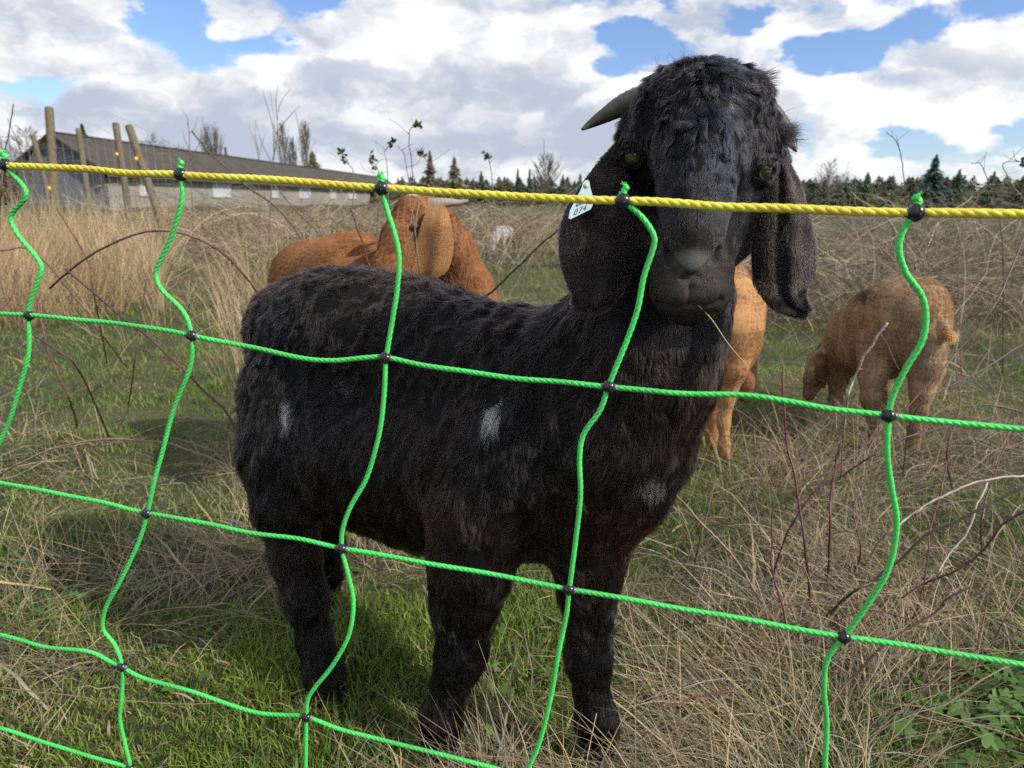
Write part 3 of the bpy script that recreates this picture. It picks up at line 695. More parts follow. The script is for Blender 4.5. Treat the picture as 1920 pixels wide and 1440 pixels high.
row4 = [(-160, 1160), (0, 1190), (90, 1214), (165, 1222), (205, 1240), (229, 1251), (270, 1272), (370, 1300), (470, 1333), (530, 1341), (575, 1345), (650, 1372), (760, 1398), (850, 1420), (930, 1442), (1060, 1480), (1250, 1540)]
row5 = [(-160, 1325), (0, 1365), (80, 1391), (160, 1415), (245, 1440), (330, 1470)]
rope(row1, 0.0042, M_yellow, 'top_rope')
for r_ in (row2, row3, row4, row5): rope(r_, 0.0029, M_green, 'horizontal_rope')
cols_ = [[(10, 290), (10, 311), (45, 350), (48, 372), (22, 405), (35, 440), (70, 485), (77, 510), (60, 560), (55, 591), (55, 650), (45, 700), (20, 780), (-10, 850), (-45, 925), (-80, 1010), (-115, 1110), (-140, 1230), (-150, 1350), (-155, 1480)],
         [(337, 310), (339, 328), (342, 370), (325, 430), (300, 490), (292, 515), (305, 545), (345, 585), (359, 629), (356, 690), (325, 770), (305, 840), (288, 900), (275, 962), (258, 1020), (225, 1090), (200, 1140), (193, 1180), (215, 1210), (229, 1251), (229, 1310), (226, 1350), (238, 1410), (245, 1440), (250, 1500)],
         [(712, 333), (716, 353), (725, 390), (747, 470), (745, 540), (735, 600), (723, 671), (719, 740), (710, 820), (690, 890), (660, 945), (644, 990), (641, 1028), (650, 1070), (662, 1130), (655, 1190), (625, 1245), (590, 1290), (577, 1315), (575, 1345), (574, 1400), (572, 1470)],
         [(1166, 360), (1169, 377), (1200, 405), (1224, 440), (1225, 465), (1207, 520), (1195, 580), (1175, 640), (1155, 690), (1141, 725), (1125, 770), (1095, 815), (1087, 860), (1088, 930), (1078, 1020), (1067, 1105), (1062, 1160), (1045, 1240), (1030, 1320), (1010, 1390), (985, 1450), (960, 1510)],
         [(1724, 378), (1716, 400), (1694, 430), (1686, 465), (1700, 510), (1728, 550), (1737, 590), (1730, 640), (1700, 690), (1675, 740), (1665, 779), (1662, 850), (1672, 920), (1680, 980), (1668, 1060), (1635, 1120), (1600, 1170), (1582, 1194), (1552, 1235), (1545, 1290), (1550, 1360), (1548, 1450), (1546, 1540)]]
for cpx in cols_: rope(cpx, 0.0029, M_green, 'vertical_rope')
rope(cols_[4], 0.0029, M_green, 'vertical_rope', shift=nd*0.25); rope(cols_[1], 0.0029, M_green, 'vertical_rope', shift=-nd*0.49)
clips = [(10, 309, 1), (339, 327, 1), (716, 353, 1), (1168, 377, 1), (1717, 399, 1), (55, 591, 0), (360, 629, 0), (723, 671, 0), (1142, 725, 0), (1665, 779, 0), (275, 962, 0), (641, 1028, 0), (1067, 1105, 0), (1582, 1194, 0), (229, 1250, 0), (575, 1344, 0), (245, 1440, 0)]
for i, (u, v, top, sh_) in enumerate([(*q, 0.0) for q in clips]+[(1717, 399, 1, .25), (1665, 779, 0, .25), (1582, 1194, 0, .25), (339, 327, 1, -.49), (360, 629, 0, -.49), (275, 962, 0, -.49)]):
    c = NP(u, v)+nd*sh_; rr = 0.0076 if top else 0.0070; rs = random.Random(i)
    V, Fc = ellipsoid(c, rr*1.02, rr*0.98, rr*(1.0 if top else .92), [nd, nn_, (0, 0, 1)], 24, 16); mb = MB(); mb.add(V, Fc, 0)
    # waist seam, and small clear tabs either side
    V, Fc = tube(np.array([c+nd*rr*x for x in (-1.22, -0.8, 0.8, 1.22)]), np.array([.0030, .0036, .0036, .0030])*(1.15 if top else 1), 10); mb.add(V, Fc, 1)
    a = np.linspace(0, 2*math.pi, 25); ring = np.array([c+nn_*0.0+(nd*math.cos(t)*0.25+nn_*math.cos(t)*.97+np.array([0, 0, 1])*math.sin(t))*rr*1.0 for t in a])
    V, Fc = tube(ring, 0.0006, 5); mb.add(V, Fc, 0)
    o = mb.build('clip', None, net, mats=[M_bead, M_clear])
    if top:
        k0 = c+np.array([0, 0, rr*0.9]); kn = MB()
        pts = spline([k0, k0+np.array([0.001, 0, .004]), k0+nd*0.003*(1 if i % 2 else -1)+np.array([0, 0, .0055]), k0+nd*0.0005+np.array([0, 0, .0072])], 6)
        V, Fc = tube(pts, np.array([0.0034*(1-.35*(j/len(pts))) for j in range(len(pts))])*(1+.12*np.sin(np.arange(len(pts))*1.8)), 9); kn.add(V, Fc)
        for q in range(7):
            d = np.array([rs.uniform(-1, 1), rs.uniform(-1, 1), rs.uniform(.4, 1.4)])*0.0035; V, Fc = tube(np.array([pts[-2], pts[-1]+d]), [0.0006, .0002], 4); kn.add(V, Fc)
        kn.build('rope_end', M_green, net)

# ================================================================== GROUND AND GRASS
def gz(x, y):
    r = np.sqrt(x*x+y*y); p = np.stack([x, y, np.zeros_like(x)], 1)
    return 0.010*snoise(p, 0.35)+np.clip((r-2.5)/8, 0, 1)*0.05*snoise(p, 1.6)+np.clip((r-8)/30, 0, 1)*0.10*snoise(p+9, 7.0)
def build_ground():
    ys = np.concatenate([np.linspace(-6, 0, 20), np.linspace(0.05, 4, 130), np.geomspace(4.1, 900, 110)])
    xs = np.concatenate([-np.geomspace(3.1, 900, 60)[::-1], np.linspace(-3, 3, 130), np.geomspace(3.1, 900, 60)])
    X, Y = np.meshgrid(xs, ys); V = np.stack([X.ravel(), Y.ravel(), gz(X.ravel(), Y.ravel())], 1)
    n = len(xs); i = (np.arange(len(ys)-1)[:, None]*n+np.arange(n-1)[None]).ravel(); Fc = np.stack([i, i+1, i+n+1, i+n], 1)
    m, N, L = new_mat('pasture_soil_and_thatch')
    tc = N.new('ShaderNodeTexCoord'); n1 = N.new('ShaderNodeTexNoise'); n1.inputs['Scale'].default_value = 0.9; n1.inputs['Detail'].default_value = 10; n1.inputs['Roughness'].default_value = 0.7
    L.new(tc.outputs['Object'], n1.inputs['Vector']); cr = N.new('ShaderNodeValToRGB'); e = cr.color_ramp.elements
    e[0].position = .36; e[0].color = (0.035, 0.055, 0.014, 1); e[1].position = .66; e[1].color = (0.15, 0.115, 0.06, 1); q = e.new(.5); q.color = (0.07, 0.075, 0.028, 1)
    n2 = N.new('ShaderNodeTexNoise'); n2.inputs['Scale'].default_value = 90; n2.inputs['Detail'].default_value = 6; L.new(tc.outputs['Object'], n2.inputs['Vector'])
    mx = N.new('ShaderNodeMix'); mx.data_type = 'RGBA'; mx.blend_type = 'MULTIPLY'; mx.inputs[0].default_value = 0.8
    L.new(n1.outputs['Fac'], cr.inputs[0]); L.new(cr.outputs[0], mx.inputs[6]); L.new(n2.outputs['Color'], mx.inputs[7])
    b = N.new('ShaderNodeBsdfPrincipled'); b.inputs['Roughness'].default_value = 0.95; L.new(mx.outputs[2], b.inputs['Base Color'])
    bp = N.new('ShaderNodeBump'); bp.inputs['Distance'].default_value = 0.01; L.new(n2.outputs['Fac'], bp.inputs['Height']); L.new(bp.outputs[0], b.inputs['Normal'])
    o = N.new('ShaderNodeOutputMaterial'); L.new(b.outputs[0], o.inputs[0])
    tag(mesh('ground', V, Fc, m), kind='structure')
build_ground()
M_blade = principled('grass_blades', (1, 1, 1), 0.5, 0.35, attr=True, transl=0.35)
M_drystem = principled('dry_stems', (1, 1, 1), 0.6, 0.3, attr=True, transl=0.12)
M_cane_stuff = principled('thicket_canes', (1, 1, 1), 0.6, 0.3, attr=True)

def wedge(n, r0, r1, a0, a1, rs, power=0.0):
    a = np.radians(rs.uniform(a0, a1, n)); t = rs.random(n)
    if power: r = (r0**power+t*(r1**power-r0**power))**(1/power)
    else: r = r0*(r1/r0)**t
    return r*np.sin(a), r*np.cos(a)
def strawmap(x, y):
    p = np.stack([x, y, np.zeros_like(x)], 1); u, v, d = proj(p); s = np.full(len(x), 0.22)
    for cu, cv, su, sv, w in [(1600, 1100, 300, 230, .38), (1400, 1330, 160, 120, .35), (1750, 760, 260, 110, .5), (200, 880, 300, 60, .40), (330, 1020, 240, 60, .35), (60, 1400, 200, 70, .35), (100, 1250, 260, 30, .2), (250, 560, 260, 50, .5), (1350, 780, 90, 50, .15), (650, 1060, 90, 50, .4),
                              (950, 1080, 120, 60, .3), (500, 600, 200, 60, .25), (1500, 900, 150, 70, .35), (1000, 1250, 220, 150, -.18), (1110, 1400, 130, 60, -.25), (420, 1330, 240, 90, -.2), (300, 760, 330, 60, -.28), (1880, 1370, 130, 90, -.5), (1420, 720, 110, 110, -.35), (300, 700, 260, 120, -.15), (480, 470, 140, 22, -.35), (1000, 500, 120, 22, -.4), (700, 1230, 120, 120, -.2)]:
        s = s+w*np.exp(-((u-cu)/su)**2-((v-cv)/sv)**2)
    s = s+0.20*snoise(p, 0.45)+0.12*snoise(p+3, 0.15)
    far = np.clip((d-9)/6, 0, 1); return np.clip(s*(1-far)+0.55*far, 0.02, .98)
def make_blades(x, y, h, lean, curve, az, w, col, K, rs, z0=None, minz=None):
    n = len(x); P_ = np.empty((n, K, 3)); z = gz(x, y) if z0 is None else z0
    P_[:, 0] = np.stack([x, y, z-0.004], 1); dx, dy = np.cos(az), np.sin(az)
    for k in range(1, K):
        th = lean+curve*((k-.5)/(K-1)); st = h/(K-1)
        P_[:, k] = P_[:, k-1]+np.stack([np.sin(th)*dx, np.sin(th)*dy, np.cos(th)], 1)*st[:, None]
        if minz is not None: P_[:, k, 2] = np.maximum(P_[:, k, 2], z+minz)
    prof = np.interp(np.linspace(0, 1, K), [0, .5, 1], [0.8, 1, 0.12])
    W = w[:, None]*prof[None]; tw = az+math.pi/2+rs.normal(size=n)*0.7
    side = np.stack([np.cos(tw), np.sin(tw), rs.normal(size=n)*0.25], 1); return P_, W, unit(side)
def footprint(x, y, R=0.035):               # keep blades from growing through the hooves
    ok = np.ones(len(x), bool)
    for u, v in ((826, 1390), (1124, 1390), (614, 1290), (620, 1100)):
        g = G(u, v); ok &= (x-g[0])**2+(y-g[1])**2 > R**2
    return ok
rs = np.random.default_rng(11)
# short green grass
n = 375000
x, y = wedge(n, 0.50, 32, -52, 57, rs); s = strawmap(x, y); m = (rs.random(n) < 1.12-s) & footprint(x, y); x, y, s = x[m], y[m], s[m]; n = len(x); r = np.hypot(x, y); p = np.stack([x, y, x*0], 1)
tall = np.clip(0.5+0.5*snoise(p, 0.25), 0, 1.6)
h = (0.020+0.024*tall)*rs.uniform(.5, 1.5, n)*(1+np.clip(r-3, 0, 30)*0.05); w = rs.uniform(.0013, .0028, n)*(1+r*0.22)
t = rs.random((n, 1)); hue = np.clip(0.5+0.4*snoise(p+2, 0.5)[:, None]+0.3*rs.normal(size=(n, 1)), 0, 1)
col = (np.array([0.075, 0.160, 0.022])*(1-hue)+np.array([0.215, 0.30, 0.055])*hue)*(0.65+0.7*t)
yl = rs.random(n) < 0.12; col[yl] = np.array([0.30, 0.26, 0.09])*rs.uniform(.6, 1.1, (yl.sum(), 1))
PTs, W, sd = make_blades(x, y, h, np.abs(rs.normal(size=n))*0.35, rs.uniform(0.1, 1.5, n), rs.uniform(0, 6.283, n), w, col, 4, rs)
tag(ribbons('green_grass', PTs, W, sd, col, M_blade), 'short green pasture grass between the dead stems', 'grass', kind='stuff')
# fallen straw, lying and arching
n = 119000
x, y = wedge(n, 0.50, 20, -52, 57, rs); s = strawmap(x, y); m = (rs.random(n) < s*1.05) & footprint(x, y, .09); x, y, s = x[m], y[m], s[m]; n = len(x); r = np.hypot(x, y); p = np.stack([x, y, x*0], 1)
h = rs.uniform(.06, .30, n)*(0.6+s*0.7)*(1+np.clip(r-3, 0, 20)*0.03); w = .0011*np.exp(rs.normal(size=n)*.5)*(1+r*0.22)
az = snoise(p, 0.5)*2.2+rs.normal(size=n)*0.9
lean = rs.uniform(.75, 1.45, n); curve = rs.uniform(0.1, 1.0, n); z0 = gz(x, y)+rs.uniform(0, 0.035, n)*s
col = np.array([0.40, 0.32, 0.19])*rs.uniform(.3, 1.2, (n, 1)); g_ = rs.random(n) < .4; col[g_] = np.array([0.27, 0.235, 0.185])*rs.uniform(.4, 1.2, (g_.sum(), 1))
PTs, W, sd = make_blades(x, y, h, lean, curve, az, w, col, 7, rs, z0, 0.004)
PTs += np.cumsum(rs.normal(size=PTs.shape)*0.0022, axis=1)*(1+r[:, None, None]*.1)
tag(ribbons('fallen_straw', PTs, W, sd, col, M_drystem), 'dead tan grass stems fallen flat over the pasture', 'dry grass', kind='stuff')
# upright dry stems among the straw
n = 18500
x, y = wedge(n, 0.62, 14, -50, 56, rs); s = strawmap(x, y); m = (rs.random(n) < np.clip(s-.35, 0, 1)*1.5) & footprint(x, y, .11); x, y, s = x[m], y[m], s[m]; n = len(x); r = np.hypot(x, y)
# leave a clear lane between the net and the goat's face
h = rs.uniform(.08, .30, n)*(1+np.clip(r-2, 0, 10)*.08); w = rs.uniform(.0008, .0018, n)*(1+r*0.2)
col = np.array([0.43, 0.34, 0.19])*rs.uniform(.5, 1.2, (n, 1))
PTs, W, sd = make_blades(x, y, h, np.abs(rs.normal(size=n))*0.4, rs.uniform(0, 1.3, n), rs.uniform(0, 6.28, n), w, col, 6, rs)
tag(ribbons('dry_grass_stems', PTs, W, sd, col, M_drystem), 'thin dead grass stalks standing in the straw', 'dry grass', kind='stuff')
# tall dry grass stand at the left
def stand(name, label, n, u0, u1, d0, d1, h0, h1, colr, seed, wmul=1.0, lean=.22, group=None):
    rs = np.random.default_rng(seed); d = d0*(d1/d0)**rs.random(n); u = rs.uniform(u0, u1, n); x = (u-960)/F*d; y = d/math.cos(PITCH)*1.0
    p = np.stack([x, y, x*0], 1); cl = snoise(p, 0.6)+0.5*snoise(p+4, .2); m = cl > -0.7; x, y, d, cl = x[m], y[m], d[m], cl[m]; n = len(x)
    h = rs.uniform(h0, h1, n)*np.clip(0.72+0.3*cl, .3, 1.15); w = rs.uniform(.002, .0042, n)*(0.6+d*0.14)*wmul
    col = np.array(colr)*rs.uniform(.5, 1.2, (n, 1))*(np.ones((1, 3))+rs.normal(size=(n, 3))*0.05)
    az = snoise(p[m], 1.0)*2+rs.normal(size=n)*1.1
    PTs, W, sd = make_blades(x, y, h, np.abs(rs.normal(size=n))*lean, rs.uniform(0, .9, n), az, w, col, 6, rs)
    return tag(ribbons(name, PTs, W, sd, col, M_drystem), label, 'tall grass', kind='stuff')
stand('tall_dry_grass', 'tall tan dead grass standing thick at the left by the posts', 22000, -330, 280, 4.6, 9.5, .55, 1.12, (0.52, 0.40, 0.24), 41, .8, lean=.42)
stand('tall_dry_grass', 'tan dead grass band across the middle distance', 12000, 250, 1250, 11, 26, .35, .88, (0.33, 0.25, 0.155), 42)
stand('tall_dry_grass', 'dull tan dead grass under the thicket at the right', 12000, 1380, 2300, 5.5, 20, .25, .75, (0.29, 0.235, 0.15), 43, lean=.5)
stand('tall_dry_grass', 'loose drooping dead grass between the tall stand and the open turf', 600, 100, 480, 3.4, 6.0, .2, .55, (0.50, 0.39, 0.24), 45, .7, lean=.8)
stand('tall_dry_grass', 'sparse dead stalks behind the black goat', 700, 380, 640, 3.0, 7, .4, .85, (0.40, 0.30, 0.18), 44, .8)

# thickets of arching canes
def thicket(name, label, n, u0, u1, d0, d1, hmax, seed, wmul=1.0, cols=((0.20, 0.15, 0.11), (0.34, 0.28, 0.20), (0.15, 0.085, 0.08), (0.42, 0.35, 0.26), (0.14, 0.15, 0.06))):
    rs = np.random.default_rng(seed); d = d0*(d1/d0)**rs.random(n); u = rs.uniform(u0, u1, n); x = (u-960)/F*d; y = d/math.cos(PITCH)
    K = 12; az = rs.uniform(0, 6.283, n); L = rs.uniform(.8, 2.3, n)*hmax; th = np.abs(rs.normal(size=n))*0.45+0.1; cv = rs.uniform(.6, 2.2, n)
    PTs = np.empty((n, K, 3)); PTs[:, 0] = np.stack([x, y, gz(x, y)], 1); wob = rs.normal(size=(n, 2))*0.35
    for k in range(1, K):
        t_ = th+cv*(k/(K-1))**1.2; a = az+wob[:, 0]*math.sin(k*.7)+wob[:, 1]*math.sin(k*1.5); st = L/(K-1)
        PTs[:, k] = PTs[:, k-1]+np.stack([np.sin(t_)*np.cos(a), np.sin(t_)*np.sin(a), np.cos(t_)], 1)*st[:, None]
    sc = np.minimum(1, hmax*rs.uniform(.7, 1.1, n)/np.maximum(PTs[:, :, 2].max(1), .01)); PTs[:, :, 2] = np.maximum(PTs[:, :, 2]*sc[:, None], 0.02)
    hm = np.clip(.72+.28*snoise(PTs[:, 0], 1.3), .35, 1.12); PTs[:, :, 2] *= hm[:, None]
    W = (0.0016+.005*rs.random(n)**2.2)[:, None]*(0.5+d*0.16)[:, None]*wmul*np.linspace(1, .3, K)[None]; sd = unit(np.cross(PTs[:, -1]-PTs[:, 0]+1e-3, rs.normal(size=(n, 3))))
    cs = np.array(cols)[rs.integers(0, len(cols), n)]*rs.uniform(.6, 1.4, (n, 1))
    V = np.concatenate([PTs]); hair_ = ribbons(name, PTs, W, sd, cs, M_cane_stuff); return tag(hair_, label, 'thicket', kind='stuff')
thicket('bramble_thicket', 'dense grey brown bramble tangle along the right', 5600, 1400, 2400, 4.7, 13, 1.02, 51)
thicket('bramble_twigs', 'thin bare twigs rising from the tangle to the skyline at the right', 420, 1500, 2200, 3.6, 9, 1.22, 55, .6)
thicket('bramble_twigs', 'thin bare twigs rising to the skyline left of the black goat head', 420, 300, 1080, 5.5, 13, 1.30, 56, .5)
thicket('bramble_thicket', 'low brown bramble band before the far trees', 2600, 560, 1500, 8, 24, 1.02, 52)
thicket('bramble_thicket', 'loose bramble tangle in front of the long building', 2600, 180, 900, 8.5, 20, 1.10, 53)
thicket('bramble_twigs', 'fine reddish dead twigs tangled on the right foreground ground', 800, 1280, 2150, 1.15, 3.8, .24, 54, .8, ((0.15, 0.06, 0.055), (0.20, 0.15, 0.12), (0.10, 0.06, 0.055), (0.30, 0.24, 0.19)))

# broad withered leaves and broken flat stems on the turf
n = 2600; rs = np.random.default_rng(91)
x, y = wedge(n, 0.55, 7, -46, 46, rs); r = np.hypot(x, y); w = rs.uniform(.003, .008, n); h = rs.uniform(.02, .07, n)
c_ = np.array([[0.20, 0.13, 0.075], [0.34, 0.27, 0.16], [0.12, 0.08, 0.055], [0.10, 0.15, 0.04]])[rs.integers(0, 4, n)]*rs.uniform(.6, 1.2, (n, 1))
PTs, W, sd = make_blades(x, y, h, rs.uniform(.8, 1.5, n), rs.uniform(-.4, 1.2, n), rs.uniform(0, 6.28, n), w, c_, 5, rs, gz(x, y)+rs.uniform(.003, .02, n), .003)
sd[:, 2] *= .3; tag(ribbons('leaf_litter', PTs, W, unit(sd), c_, M_drystem), 'withered brown leaves and broken flat stems scattered on the turf', 'leaf litter', kind='stuff')

# ================================================================== OTHER GOATS
M_skin_brown = principled('brown_goat_skin', (0.26, 0.11, 0.045), 0.7, 0.3, noise_scale=12, noise_amt=0.3)
M_dull = dull_hair_mat('brown_goat_coat')
def simple_goat(sd, name, label, base, colf, nhair, L, flow, h=0.013, skin=None):
    nhair = int(nhair*2.6)
    g = empty('goat', base, label, 'goat', 'goats in the pasture')
    lo, hi = sd.bounds(0.02); V, Fc = sd.polygonise(lo, hi, h); mesh('body', V, Fc, skin or M_skin_brown, True, g)
    VNs = vert_normals(V, Fc); rs = np.random.default_rng(abs(hash(name)) % 1000+3 if False else len(name)*7+3)
    p, n, T, r1, r2 = sample_surface(V, Fc, nhair, lambda c, m: np.where((m*view(c)).sum(1) > -0.3, 1.0, 0.08), rs); n = smooth_n(T, r1, r2, VNs)
    fl = flow(p) if flow else np.tile(np.array([0, 0, -1.0]), (nhair, 1))
    fur('coat', p, n, fl, np.full(nhair, L)*rs.uniform(.6, 1.2, nhair), 0.00030*max(1, depth(base)/2.0), colf(p, rs), M_dull, g, lift=0.14, K=4, wave=0.22, wscale=0.045, clump=0.35, cscale=0.02, grav=0.05, rs=rs)
    return g
def colmix(a, b, patches=()):
    def f(p, rs):
        n = len(p); k = np.clip(0.5+0.25*snoise(p, 0.15)+0.4*rs.normal(size=n), 0, 1)[:, None]; c = np.array(a)*(1-k)+np.array(b)*k
        if patches:
            u, v, d = proj(p)
            for cu, cv, su, sv, cc, s in patches:
                w = (rs.random(n) < s*np.exp(-(((u-cu)/su)**2+((v-cv)/sv)**2)**1.5)); c[w] = np.array(cc)*rs.uniform(.7, 1.2, (w.sum(), 1))
        return c
    return f
# ---- red goat behind the black goat's back
S2 = Sdf()
chY(S2, [(585, 530, 2.35, 78), (660, 530, 2.25, 86), (750, 560, 2.15, 92), (850, 590, 2.08, 88)], .05)
chY(S2, [(600, 600, 2.3, 80), (720, 640, 2.18, 100), (850, 660, 2.06, 90)], .05)
chY(S2, [(876, 600, 2.06, 56), (872, 540, 2.04, 48), (850, 470, 2.02, 38), (830, 425, 2.0, 32)], .03)
chY(S2, [(880, 640, 1.98, 50), (868, 760, 1.98, 30), (868, 860, 1.98, 16), (868, 940, 1.98, 14)], .02)
chY(S2, [(820, 660, 2.2, 46), (815, 780, 2.2, 26), (815, 920, 2.2, 14)], .02)
chY(S2, [(600, 640, 2.25, 56), (585, 760, 2.25, 28), (590, 900, 2.25, 14)], .02)
chY(S2, [(650, 640, 2.42, 50), (640, 760, 2.42, 26), (640, 880, 2.42, 14)], .02)
chY(S2, [(800, 408, 1.97, 40), (778, 432, 1.93, 42), (758, 478, 1.89, 42), (740, 528, 1.85, 31), (730, 568, 1.83, 25)], .025)
chY(S2, [(770, 398, 1.93, 30), (744, 442, 1.88, 25), (722, 500, 1.84, 22), (714, 550, 1.82, 20)], .02)
chY(S2, [(792, 424, 1.90, 12)], .01)
red = colmix((0.23, 0.105, 0.045), (0.42, 0.215, 0.10), [(752, 405, 34, 34, (0.11, 0.04, 0.022), .75), (742, 480, 24, 70, (0.15, 0.065, 0.035), .6), (850, 470, 14, 70, (0.12, 0.045, 0.02), .5)])  # last patch: shade behind the ear painted on the neck
fl2 = flow_field([(600, 480, -.9, .3), (700, 500, -.8, .5), (860, 480, .3, .9), (900, 560, .1, 1), (760, 420, -.3, .9), (740, 520, -.2, 1)], 60)
g2 = simple_goat(S2, 'a', 'red brown goat looking down over the black goat\'s back, one drooping ear showing', PY(760, 940, 2.1)*np.array([1, 1, 0]), red, 80000, .010, fl2, .011)
o, Ve, Fe, q, nn = ear([(812, 384, 830, 384, 1.875, 0), (800, 398, 840, 397, 1.86, .006), (790, 420, 846, 420, 1.845, .008), (783, 450, 849, 448, 1.84, .008), (777, 482, 848, 478, 1.835, .006), (772, 505, 840, 503, 1.83, .003), (776, 516, 828, 516, 1.83, .001), (790, 521, 812, 521, 1.83, 0)], g2, M_skin_brown, thick=.005, cols=17, ridge=.002)
def ear2col(p, rs):
    u, v, d = proj(p); k = np.clip(np.exp(-((u-806-(450-v)*.05)/12)**2)*np.clip((v-405)/30, 0, 1)*.75+rs.random(len(p))*.15, 0, 1)[:, None]; return np.array([0.62, 0.37, 0.18])*(1-k)+np.array([0.16, 0.085, 0.045])*k
ear_fur(o, Ve, Fe, o, 26000, 0.0028, 0.00024, ear2col, seed=61, mat=M_dull)
M_horn2 = principled('pale_horn', (0.36, 0.30, 0.25), 0.6, 0.3, noise_scale=18, noise_amt=0.35, bump=0.002, bump_scale=40)
horn([(796, 390, 1.95, 16), (818, 383, 1.94, 12), (842, 380, 1.94, 8), (862, 380, 1.94, 5.5), (878, 376, 1.94, 2.5)], g2, mat=M_horn2)
horn([(768, 380, 2.02, 14), (776, 366, 2.04, 9), (790, 362, 2.06, 5), (806, 364, 2.08, 2)], g2, mat=M_horn2)
eyeball(PY(783, 424, 1.865)+np.array([-.006, -.008, 0]), unit(np.array([-.9, -.4, -.2])), .0095, g2, 0.0)
# ---- orange goat behind the black goat's neck, only chest and legs showing
S3 = Sdf()
chY(S3, [(1240, 560, 2.9, 80), (1320, 560, 2.6, 84), (1365, 580, 2.42, 68)], .05)
chY(S3, [(1260, 640, 2.85, 85), (1330, 630, 2.6, 84), (1368, 640, 2.42, 58)], .05)
chY(S3, [(1372, 620, 2.36, 58), (1372, 690, 2.34, 30), (1363, 745, 2.33, 15), (1357, 790, 2.33, 11), (1358, 832, 2.33, 10), (1358, 848, 2.33, 13)], .02)
chY(S3, [(1340, 640, 2.5, 50), (1338, 740, 2.48, 24), (1336, 830, 2.48, 13)], .02)
chY(S3, [(1230, 640, 2.9, 60), (1225, 720, 2.9, 24), (1225, 780, 2.9, 13)], .02)
chY(S3, [(1272, 640, 3.05, 55), (1265, 710, 3.05, 22), (1265, 765, 3.05, 13)], .02)
chY(S3, [(1355, 560, 2.55, 50), (1385, 620, 2.75, 34), (1390, 690, 2.85, 26), (1394, 720, 2.85, 22), (1396, 742, 2.82, 14)], .02)
org = colmix((0.31, 0.165, 0.08), (0.46, 0.27, 0.14), [(1395, 720, 26, 34, (0.10, 0.05, 0.035), .8), (1362, 835, 16, 20, (.2, .09, .05), .5)])
g3 = simple_goat(S3, 'bb', 'orange tan goat behind the black goat\'s neck, chest and thin legs showing', PY(1360, 850, 2.35)*np.array([1, 1, 0]), org, 34000, .008, None, .013, skin=principled('orange_goat_skin', (0.44, 0.24, 0.11), .9, .1, noise_scale=10, noise_amt=.1))
o, Ve, Fe, q, nn = ear([(1392, 690, 1402, 690, 2.66, 0), (1386, 706, 1414, 704, 2.64, .01), (1386, 724, 1416, 720, 2.63, .01), (1392, 735, 1412, 734, 2.62, 0)], g3, M_skin_brown, thick=.006, cols=7)
ear_fur(o, Ve, Fe, o, 1500, 0.006, 0.0006, lambda p, rs: np.tile(np.array([.12, .06, .045]), (len(p), 1)), seed=62)
# ---- tan goat seen from behind at the right, head down
S4 = Sdf()
chY(S4, [(1716, 588, 2.55, 60), (1690, 588, 2.62, 64), (1655, 602, 2.75, 60), (1614, 628, 2.95, 54), (1590, 648, 3.08, 42)], .06)
chY(S4, [(1706, 636, 2.58, 60), (1655, 650, 2.75, 56), (1614, 656, 2.95, 48)], .06)
chY(S4, [(1700, 540, 2.62, 24), (1742, 552, 2.54, 24)], .03)
chY(S4, [(1730, 640, 2.5, 44), (1735, 690, 2.47, 31), (1729, 735, 2.45, 20), (1723, 768, 2.45, 14), (1714, 805, 2.45, 10), (1712, 842, 2.45, 11)], .02)
chY(S4, [(1650, 650, 2.62, 44), (1636, 708, 2.58, 23), (1633, 748, 2.56, 16), (1638, 786, 2.55, 10), (1640, 826, 2.55, 11)], .02)
chY(S4, [(1640, 680, 3.0, 26), (1664, 735, 2.98, 12), (1664, 788, 2.96, 9)], .02)
chY(S4, [(1588, 660, 3.05, 32), (1571, 715, 3.05, 16), (1566, 752, 3.05, 11), (1564, 800, 3.05, 10)], .02)
chY(S4, [(1590, 645, 3.1, 38), (1558, 664, 3.12, 25), (1537, 680, 3.1, 22), (1527, 710, 3.06, 18), (1517, 740, 3.04, 11)], .02)
chY(S4, [(1756, 592, 2.47, 15), (1772, 616, 2.43, 9), (1782, 632, 2.41, 6)], .012)
tan = colmix((0.24, 0.165, 0.10), (0.42, 0.30, 0.185), [(1628, 556, 34, 16, (0.09, 0.045, 0.035), .8), (1700, 660, 60, 50, (0.25, .19, .14), .5), (1516, 730, 22, 40, (0.12, .07, .05), .5), (1726, 770, 24, 50, (.14, .06, .035), .45), (1760, 560, 40, 60, (.42, .20, .07), .5)])  # last patch: sunlit orange rump edge painted into the coat
fl4 = flow_field([(1700, 540, .3, .9), (1640, 600, -.2, .9), (1750, 600, .5, .9), (1700, 700, 0, 1), (1520, 700, -.2, 1)], 60)
g4 = simple_goat(S4, 'ccc', 'tan goat grazing with its rump and short tail towards the camera', PY(1650, 850, 2.75)*np.array([1, 1, 0]), tan, 60000, .009, fl4, .013, skin=principled('tan_goat_skin', (0.34, 0.24, 0.15), .9, .1, noise_scale=10, noise_amt=.1))
o, Ve, Fe, q, nn = ear([(1532, 662, 1550, 664, 3.0, 0), (1528, 680, 1553, 684, 2.97, .01), (1528, 704, 1552, 708, 2.96, .012), (1532, 726, 1546, 728, 2.96, 0)], g4, M_skin_brown, thick=.006, cols=7)
ear_fur(o, Ve, Fe, o, 4000, 0.006, 0.0005, lambda p, rs: tan(p, rs)*.55, seed=63, mat=M_dull)
horn([(1528, 672, 3.10, 5), (1532, 656, 3.11, 3.5), (1539, 644, 3.12, 1.5)], g4, mat=M_horn)
